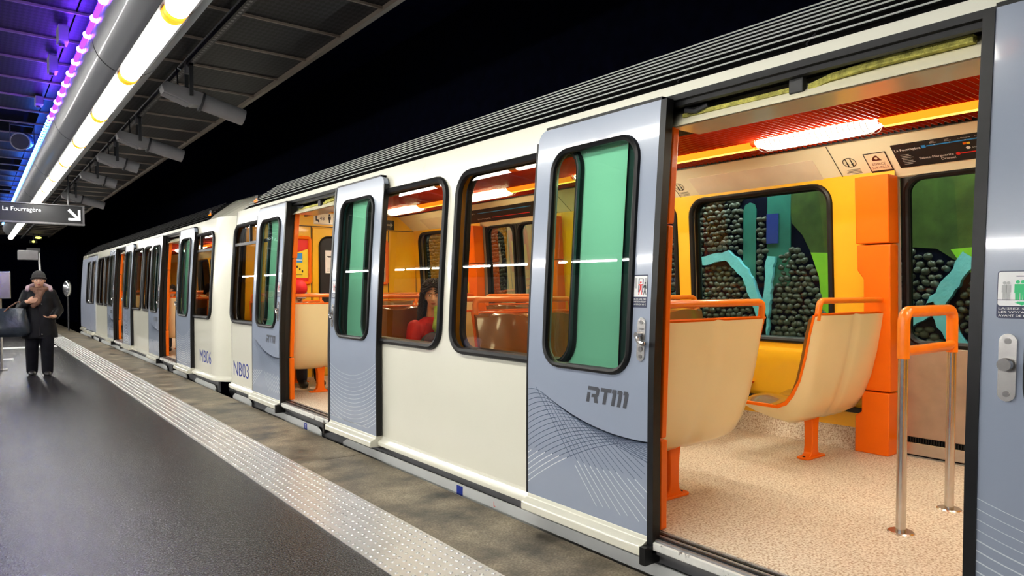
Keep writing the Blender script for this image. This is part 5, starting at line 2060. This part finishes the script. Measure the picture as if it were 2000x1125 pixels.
def face(parent, T):
    m3 = T.to_3x3()
    m = MB()
    m.ell(T @ Vector((0, 0.0905, -0.065)), (0.022, 0.006, 0.0045), 10, 6, m3)
    m.ell(T @ Vector((0, 0.0905, -0.073)), (0.018, 0.006, 0.005), 10, 6, m3)
    m.build('lips', lipm, parent)
    for sx in (-1, 1):
        m = MB()
        m.ell(T @ Vector((sx * 0.031, 0.0795, -0.002)), (0.013, 0.006, 0.0065), 10, 6, m3)
        m.build('eye', inkwhite, parent)
        m = MB()
        m.ell(T @ Vector((sx * 0.031, 0.0840, -0.002)), (0.0058, 0.0035, 0.0058), 8, 6, m3)
        m.build('iris', eyem, parent)
        m = MB()
        m.tube([T @ Vector((sx * (0.014 + 0.034 * i / 4), 0.0900 - 0.010 * (i / 4) ** 2, 0.017 + 0.006 * math.sin(PI * i / 4))) for i in range(5)], 0.0032, 5)
        m.build('eyebrow', hairm, parent)


def hand(mb, wrist, d, palm_n, thumb_side, curl=0.5, s=1.0):
    """palm plus five bent fingers; d = finger direction, palm_n = out of the palm, thumb_side = lateral unit"""
    d, n, t = Vector(d).normalized(), Vector(palm_n).normalized(), Vector(thumb_side).normalized()
    w = Vector(wrist)
    M3 = Matrix((t, d, n)).transposed()
    mb.ell(w + d * 0.045 * s, (0.040 * s, 0.052 * s, 0.016 * s), 12, 8, M3)
    mb.cyl(w - d * 0.02, w + d * 0.03 * s, 0.024 * s, 0.026 * s, 10)
    for i, (off, ln) in enumerate(((0.030, 0.072), (0.010, 0.080), (-0.010, 0.074), (-0.029, 0.058))):
        p = w + d * 0.082 * s + t * off * s
        a = curl * 0.5
        prev = p - d * 0.02 * s
        for k_, fr in enumerate((0.45, 0.32, 0.23)):
            dd = (d * math.cos(a) + n * math.sin(a)).normalized()
            q_ = p + dd * ln * fr * s
            mb.cyl(prev if k_ == 0 else p, q_, (0.0095 - 0.001 * k_) * s, (0.0085 - 0.001 * k_) * s, 8)
            mb.ell(q_, ((0.0085 - .001 * k_) * s,) * 3, 8, 6)
            prev = p
            p = q_
            a += curl
    p = w + d * 0.018 * s + t * 0.024 * s
    q_ = p + (t * 0.75 + d * 0.6 + n * 0.3).normalized() * 0.040 * s
    r_ = q_ + (t * 0.25 + d * 0.9 + n * 0.35).normalized() * 0.032 * s
    mb.cyl(p, q_, 0.014 * s, 0.011 * s, 8)
    mb.ell(q_, (0.011 * s,) * 3, 8, 6)
    mb.cyl(q_, r_, 0.0105 * s, 0.0085 * s, 8)
    mb.ell(r_, (0.0085 * s,) * 3, 8, 6)


def headT(pos, yaw, pitch=0.0, roll=0.0):
    """yaw: direction faced, angle from +X in degrees"""
    a = math.radians(yaw)
    f = Vector((math.cos(a), math.sin(a), 0))
    rt = Vector((f.y, -f.x, 0))
    up = Vector((0, 0, 1))
    f2 = (f * math.cos(pitch) + up * math.sin(pitch)).normalized()
    up2 = rt.cross(f2)
    return Matrix.Translation(pos) @ Matrix((rt, f2, up2)).transposed().to_4x4()


# --- walking woman on the platform (walks towards the camera)
def walking_woman():
    bx, by = 0.76, 12.45
    o = thing('person', 'person in black coat, grey knit hat and brown scarf walking along the platform', 'person', (bx, by, 0))
    # local frame: f towards camera, r her right side (image left)
    yaw = math.degrees(math.atan2(-by, -bx - 0.2))
    a = math.radians(yaw)
    f = Vector((math.cos(a), math.sin(a), 0))
    rt = Vector((f.y, -f.x, 0))

    def L(r_, fw_, u):
        return Vector((bx, by, 0)) + rt * r_ + f * fw_ + Vector((0, 0, u))
    T = headT(L(0.0, 0.05, 1.425), yaw + 2, -0.08)
    b = MB()
    head(b, T)
    limb(b, [L(0, 0.02, 1.34), L(0, 0.0, 1.24)], [0.052, 0.062])
    b.ell(L(0, -0.01, 1.12), (0.15, 0.12, 0.18), 14, 10)
    b.ell(L(0, 0, 0.85), (0.15, 0.12, 0.16), 14, 10)
    limb(b, [L(0, 0, 1.15), L(0, 0, 0.85)], [0.13, 0.13])
    # legs, mid-stride
    limb(b, [L(0.085, 0.0, 0.80), L(0.095, 0.03, 0.44), L(0.10, -0.06, 0.09)], [0.085, 0.058, 0.04])
    limb(b, [L(-0.085, 0.0, 0.80), L(-0.085, 0.10, 0.44), L(-0.085, 0.12, 0.09)], [0.085, 0.058, 0.04])
    # arms: right hand up at the chest, left bent at the waist
    limb(b, [L(0.15, 0.0, 1.21), L(0.225, 0.02, 0.98), L(0.15, 0.19, 1.10)], [0.05, 0.042, 0.028])
    hand(b, L(0.14, 0.20, 1.10), -rt * 0.95 + f * 0.1 + Vector((0, 0, 0.25)), -f * 0.8 - Vector((0, 0, .4)), Vector((0, 0, 1)), 0.6)
    limb(b, [L(-0.15, 0.0, 1.21), L(-0.235, -0.02, 0.96), L(-0.19, 0.17, 0.88)], [0.05, 0.042, 0.028])
    hand(b, L(-0.18, 0.19, 0.88), rt * 0.75 + f * 0.5 - Vector((0, 0, .1)), Vector((0, 0, 1)), f, 0.35)
    bod = body_build(b, 'body', skin, o, 0.0065, 2)
    face(o, T)
    # coat: lofted rings
    c = MB()
    rings = [(0.56, 0.225, 0.17), (0.60, 0.226, 0.172), (0.75, 0.208, 0.165), (0.90, 0.190, 0.152), (1.02, 0.182, 0.145), (1.14, 0.185, 0.138), (1.22, 0.172, 0.122), (1.27, 0.125, 0.10), (1.31, 0.080, 0.078)]
    for (z0, a0, b0), (z1, a1, b1) in zip(rings, rings[1:]):
        rows = []
        for z_, aa, bb in ((z0, a0, b0), (z1, a1, b1)):
            rows.append([L(aa * math.cos(t) * (1 + 0.02 * math.sin(7 * t)), bb * math.sin(t) * (1 + .03 * math.sin(5 * t + z_ * 3)), z_) for t in [2 * PI * i / 36 for i in range(36)]])
        c.grid(rows, closed=True)
    c.add([L(0.232 * math.cos(t), 0.172 * math.sin(t), 0.56) for t in [2 * PI * i / 36 for i in range(36)]], [tuple(range(36))])
    c.add([L(0.085 * math.cos(t), 0.08 * math.sin(t), 1.31) for t in [2 * PI * i / 36 for i in range(36)]], [tuple(range(36))])
    limb(c, [L(0.145, 0.0, 1.220), L(0.232, 0.02, 0.98), L(0.165, 0.165, 1.075)], [0.074, 0.066, 0.052])
    limb(c, [L(-0.145, 0.0, 1.220), L(-0.240, -0.02, 0.97), L(-0.195, 0.135, 0.885)], [0.074, 0.066, 0.054])
    body_build(c, 'coat', coatm, o, 0.010, 3)
    m = MB()
    m.tube([L(0.005, 0.152, 1.15), L(0.005, 0.165, 0.95), L(0.0, 0.180, 0.70), L(0, 0.184, 0.60)], 0.004, 5)
    m.build('coat_seam', leatherm, o)
    for z_ in (1.06, 0.62):
        MB().ell(L(-0.03, 0.172 if z_ < 1 else .150, z_), (0.009, 0.009, 0.009), 8, 6).build('coat_button', chrome, o)
    # trousers
    c = MB()
    limb(c, [L(0.088, 0.0, 0.82), L(0.098, 0.03, 0.45), L(0.103, -0.055, 0.075)], [0.105, 0.088, 0.075])
    limb(c, [L(-0.088, 0.0, 0.82), L(-0.088, 0.10, 0.45), L(-0.088, 0.115, 0.075)], [0.105, 0.088, 0.075])
    body_build(c, 'trousers', trousm, o, 0.012, 3)
    for sx, fy in ((0.103, -0.05), (-0.088, 0.12)):
        c = MB()
        c.ell(L(sx, fy + 0.06, 0.042), (0.048, 0.120, 0.042), 16, 10, Matrix((rt, f, Vector((0, 0, 1)))).transposed())
        c.ell(L(sx, fy - 0.01, 0.065), (0.048, 0.060, 0.055), 14, 9, Matrix((rt, f, Vector((0, 0, 1)))).transposed())
        c.box(-0.045, 0.045, -0.07, 0.17, 0.0, 0.016, M=Matrix.Translation(L(sx, fy, 0)) @ Matrix((rt, f, Vector((0, 0, 1)))).transposed().to_4x4())
        c.build('shoe', leatherm, o, smooth=60)
    # hat
    m3 = T.to_3x3()
    c = MB()
    rows = []
    for i in range(9):
        th = (PI * 0.56) * i / 8
        rows.append([T @ Vector((0.089 * math.sin(th) * math.cos(p), -0.014 + 0.108 * math.sin(th) * math.sin(p), 0.035 + 0.098 * math.cos(th) - (0.050 * (1 - math.sin(p)) / 2 if i > 5 else 0) * (i - 5) / 3)) for p in [2 * PI * k_ / 28 for k_ in range(28)]])
    c.grid(rows, closed=True)
    c.build('knit_hat', hatm, o, smooth=80, solid=0.008)
    c = MB()
    c.tube([T @ Vector((0.091 * math.cos(p), -0.014 + 0.108 * math.sin(p), 0.034 - 0.060 * (1 - math.sin(p)) / 2 + 0.006)) for p in [2 * PI * k_ / 28 for k_ in range(28)]], 0.012, 6, closed=True)
    c.build('hat_brim', hatm, o, smooth=80)
    # hood collar and scarf
    c = MB()
    c.tube([L(0.15, 0.065, 1.255), L(0.13, -0.02, 1.305), L(0.07, -0.09, 1.325), L(0, -0.11, 1.33), L(-0.07, -0.09, 1.325), L(-0.13, -0.02, 1.305), L(-0.15, 0.065, 1.255)], [0.022, 0.038, 0.045, 0.05, 0.045, 0.038, 0.022], 10)
    c.build('hood_collar', hoodm, o, smooth=80)
    c = MB()
    c.tube([L(0.085 * math.cos(t), 0.02 + 0.085 * math.sin(t), 1.285 - 0.012 * math.sin(t)) for t in [2 * PI * i / 16 for i in range(16)]], 0.036, 10, closed=True)
    c.tube([L(-0.05, 0.095, 1.26), L(0.0, 0.125, 1.20), L(0.03, 0.15, 1.14)], [0.036, 0.044, 0.040], 10)
    c.tube([L(0.05, 0.10, 1.27), L(-0.01, 0.13, 1.19), L(0.02, 0.17, 1.09), L(0.09, 0.19, 1.02)], [0.034, 0.042, 0.046, 0.028], 10)
    body_build(c, 'scarf', scarfm, o, 0.008, 2)
    # handbag hanging from the right forearm
    bg_ = thing('handbag', 'large soft black handbag hanging from the walking woman\'s arm', 'bag', tuple(L(0.30, 0.12, 0.62)))
    c = MB()
    rows = []
    for z_, aa, bb in ((0.595, 0.10, 0.04), (0.60, 0.185, 0.10), (0.66, 0.225, 0.13), (0.76, 0.225, 0.125), (0.88, 0.190, 0.09), (0.96, 0.175, 0.05), (1.005, 0.17, 0.02)):
        rows.append([L(0.335 + aa * math.copysign(abs(math.cos(t)) ** 0.6, math.cos(t)) * (1 + .03 * math.sin(9 * t)), 0.14 + bb * math.copysign(abs(math.sin(t)) ** 0.7, math.sin(t)) * (1 + .10 * math.sin(5 * t + z_ * 20)), z_) for t in [2 * PI * i / 32 for i in range(32)]])
    c.grid(rows, closed=True)
    c.add(rows[0], [tuple(range(32))])
    c.add(rows[-1], [tuple(range(32))])
    c.build('bag_body', bagm, bg_, smooth=60)
    c = MB()
    c.tube([L(0.43, 0.18, 0.94), L(0.36, 0.185, 1.02), L(0.27, 0.15, 1.090), L(0.235, 0.12, 1.105), L(0.225, 0.11, 1.04), L(0.22, 0.16, 0.95)], 0.011, 8)
    c.build('handle', scarfm, bg_, smooth=60)
    MB().box(0, 0.02, 0, 0.02, 0, 0.03).build('buckle', chrome, bg_) if False else None
    c = MB()
    c.ell(L(0.22, 0.205, 0.93), (0.01, 0.01, 0.01), 8, 6)
    c.build('stud', chrome, bg_)


walking_woman()


# --- seated people
def seated(px_, py_, yaw, label, top, skinm, hair, hatk=None, headyaw=None, trous=navym, headz=1.285, lean=0.0, hpitch=-0.02):
    o = thing('person', label, 'person', (px_, py_, FZ))
    a = math.radians(yaw)
    f = Vector((math.cos(a), math.sin(a), 0))
    rt = Vector((f.y, -f.x, 0))

    def L(r_, fw_, u):
        return Vector((px_, py_, FZ)) + rt * r_ + f * fw_ + Vector((0, 0, u))
    hz = headz - FZ
    T = headT(L(0, 0.02 + lean, hz), headyaw if headyaw is not None else yaw, hpitch)
    b = MB()
    head(b, T)
    sh = hz - 0.25
    limb(b, [L(0, -0.01 + lean * .8, hz - 0.09), L(0, -0.03 + lean * .5, sh + 0.02)], [0.048, 0.055])
    limb(b, [L(0, -0.04, sh - 0.08), L(0, -0.05, 0.55)], [0.12, 0.12])
    for s_ in (-1, 1):
        limb(b, [L(s_ * 0.09, -0.05, 0.50), L(s_ * 0.10, 0.36, 0.50), L(s_ * 0.10, 0.38, 0.08)], [0.075, 0.055, 0.04])
        limb(b, [L(s_ * 0.16, -0.03, sh - 0.02), L(s_ * 0.21, 0.0, sh - 0.27), L(s_ * 0.10, 0.20, sh - 0.33)], [0.045, 0.038, 0.026])
        hand(b, L(s_ * 0.10, 0.21, sh - 0.33), f * 0.8 - rt * s_ * 0.5, Vector((0, 0, -1)), -rt * s_, 0.4)
    body_build(b, 'body', skinm, o, 0.0075, 2)
    face(o, T)
    c = MB()
    c.ell(L(0, -0.03, sh - 0.06), (0.17, 0.13, 0.13), 16, 10)
    limb(c, [L(0, -0.04, sh - 0.08), L(0, -0.05, 0.52)], [0.155, 0.15])
    limb(c, [L(-0.15, -0.03, sh - 0.035), L(0.15, -0.03, sh - 0.035)], [0.068, 0.068])
    for s_ in (-1, 1):
        limb(c, [L(s_ * 0.165, -0.03, sh - 0.03), L(s_ * 0.225, 0.0, sh - 0.27), L(s_ * 0.12, 0.17, sh - 0.33)], [0.07, 0.06, 0.046])
    body_build(c, 'jacket', top, o, 0.010, 3)
    c = MB()
    for s_ in (-1, 1):
        limb(c, [L(s_ * 0.09, -0.05, 0.505), L(s_ * 0.10, 0.37, 0.50), L(s_ * 0.10, 0.39, 0.10)], [0.095, 0.075, 0.06])
    body_build(c, 'trousers', trous, o, 0.012, 3)
    for s_ in (-1, 1):
        c = MB()
        c.ell(L(s_ * 0.10, 0.44, 0.045), (0.045, 0.115, 0.045), 14, 9, Matrix((rt, f, Vector((0, 0, 1)))).transposed())
        c.build('shoe', leatherm, o, smooth=80)
    return o, L, T, f, rt


def curly_hair(o, T, long=True, n=260, seed=1):
    rnd = random.Random(seed)
    c = MB()
    m3 = T.to_3x3()
    rows = []
    for i in range(9):
        th = PI * 0.60 * i / 8
        rows.append([T @ Vector((0.088 * math.sin(th) * math.cos(p), -0.022 + 0.105 * math.sin(th) * math.sin(p) * (0.90 if math.sin(p) > 0 else 1.0), 0.038 + 0.094 * math.cos(th) + (0.055 * max(0, math.sin(p)) if i > 4 else 0) * (i - 4) / 4)) for p in [2 * PI * k_ / 24 for k_ in range(24)]])
    c.grid(rows, closed=True)
    c.build('hair_cap', hairm, o, smooth=80)
    c = MB()
    for k_ in range(n):
        p0 = rnd.uniform(0, 2 * PI)
        th0 = rnd.uniform(0.10, 0.50) * PI
        lat = 0.0 if math.cos(p0) > 0 else PI
        ln = rnd.uniform(0.13, 0.27) if long else 0.03
        ph = rnd.uniform(0, 6)
        N_ = 19
        arc = max(0.05, (0.56 * PI - th0) * 0.10)
        tot = arc + ln
        pts_ = []
        lift = rnd.uniform(1.0, 1.22)
        for i in range(N_):
            sl = tot * i / (N_ - 1)
            th = th0 + sl / 0.10
            front = max(0.0, math.sin(p0))
            k2 = min(1.0, (sl / arc) * 1.3) * (front ** 0.6 if front > 0 else 0)
            p_ = p0 + ((lat if p0 < PI * 1.5 else 2 * PI) - p0) * k2 * 0.95 if front > 0 else p0
            if th < 0.56 * PI:
                q_ = Vector((0.092 * math.sin(th) * math.cos(p_) * lift, -0.022 + 0.108 * math.sin(th) * math.sin(p_) * lift, 0.038 + 0.100 * math.cos(th) * lift))
            else:
                dn = sl - arc
                g = 1 + 1.6 * dn * (1 - dn * 1.5)
                q_ = Vector((0.096 * math.cos(p_) * g * lift, -0.022 + 0.105 * math.sin(p_) * g * lift, 0.020 - dn))
            wv = 0.013 * min(1, i / 3)
            pts_.append(T @ (q_ + Vector((wv * math.cos(ph + i * 1.9), wv * math.sin(ph + i * 1.9), 0.004 * math.sin(ph + i * 2.3)))))
        c.tube(pts_, [0.0058 * (1 - .35 * i / (N_ - 1)) for i in range(N_)], 5)
    c.build('curls', hairm, o, smooth=80)


wo, WL, WT, wf_, wr_ = seated(3.20, 5.28, -92, 'person with dark curly hair and red coat seated by the saloon window', redcoat, skin2, True, headyaw=-128, headz=1.235)
curly_hair(wo, WT, True, 430)
c = MB()
for s_ in (-1, 1):
    c.slab([(0, 0), (0.10 * s_, 0.03), (0.12 * s_, -0.07), (0.03 * s_, -0.16), (0.0, -0.10)], lambda a, b, off: WL(a + 0.015 * s_, 0.105 + off - abs(a) * .3, 0.80 + b), 0.010)
c.build('lapel', redcoat, wo, smooth=40)
c = MB()
c.slab([(-0.03, 0.07), (0.03, 0.07), (0.012, -0.09), (-0.012, -0.09)], lambda a, b, off: WL(a, 0.088 + off, 0.80 + b), 0.010)
c.build('dark_top', navym, wo, smooth=40)
lap = MB()
lap.ell(WL(0.08, 0.20, 0.64), (0.16, 0.12, 0.12), 18, 12)
lap.ell(WL(-0.08, 0.26, 0.60), (0.13, 0.11, 0.12), 18, 12)
lap.ell(WL(0.14, 0.24, 0.68), (0.07, 0.08, 0.07), 14, 10)
lo = body_build(lap, 'folded_jacket', tealm, None, 0.012, 2)
tag(lo, 'dark teal quilted jacket piled on the lap of the woman in red', 'jacket')
lap = MB()
lap.tube([WL(0.03, 0.12, 0.97), WL(0.04, 0.16, 0.88), WL(0.06, 0.20, 0.80), WL(0.03, 0.22, 0.74)], [0.03, 0.04, 0.06, 0.05], 10)
lo = body_build(lap, 'lime_scarf', limem, None, 0.010, 2)
tag(lo, 'lime green scarf held in front of the woman in red', 'scarf')


def cap_on(o, T, mat):
    c = MB()
    rows = []
    for i in range(8):
        th = PI * 0.5 * i / 7
        rows.append([T @ Vector((0.092 * math.sin(th) * math.cos(p), -0.012 + 0.108 * math.sin(th) * math.sin(p), 0.035 + 0.105 * math.cos(th))) for p in [2 * PI * k_ / 24 for k_ in range(24)]])
    c.grid(rows, closed=True)
    c.build('cap_crown', mat, o, smooth=80)
    c = MB()
    c.slab([(-0.08, 0.06), (0.08, 0.06), (0.075, 0.13), (0.04, 0.165), (-0.04, 0.165), (-0.075, 0.13)], lambda a, b, off: T @ Vector((a, b, 0.036 + off)), 0.006)
    c.build('cap_peak', leatherm, o, smooth=0)


po, PL, PT, _, _ = seated(3.05, 8.10, -92, 'person in a red cap and dark jacket seated by the end wall', navym, skin, False, headyaw=-100, headz=1.26, hpitch=-0.75)
cap_on(po, PT, redcap)
po, PL, PT, _, _ = seated(4.55, 7.35, 88, 'person in a white top seated past the second doorway, far side', whitecloth, skin, False, headyaw=100, headz=1.2)
curly_hair(po, PT, False, 60, 3)
for i, (x, yv, lb, tp) in enumerate(((2.82, 11.0, 'dark dressed person seated at the first doorway of the farther car', navym), (2.85, 14.0, 'dark dressed person seated behind a window of the farther car', coatm), (2.85, 18.0, 'person in black seated past the far doorway of the farther car', coatm))):
    po, PL, PT, _, _ = seated(x, yv, -92 if i < 2 else 88, lb, tp, skin, False, headz=1.22)
    curly_hair(po, PT, False, 60, 4 + i)
po, PL, PT, _, _ = seated(3.25, 10.0 + 0.9, -92, 'person in a white shirt and blue jeans behind the first window of the farther car', whitecloth, skin, False, headz=1.32, trous=jeansm)
curly_hair(po, PT, False, 60, 9)
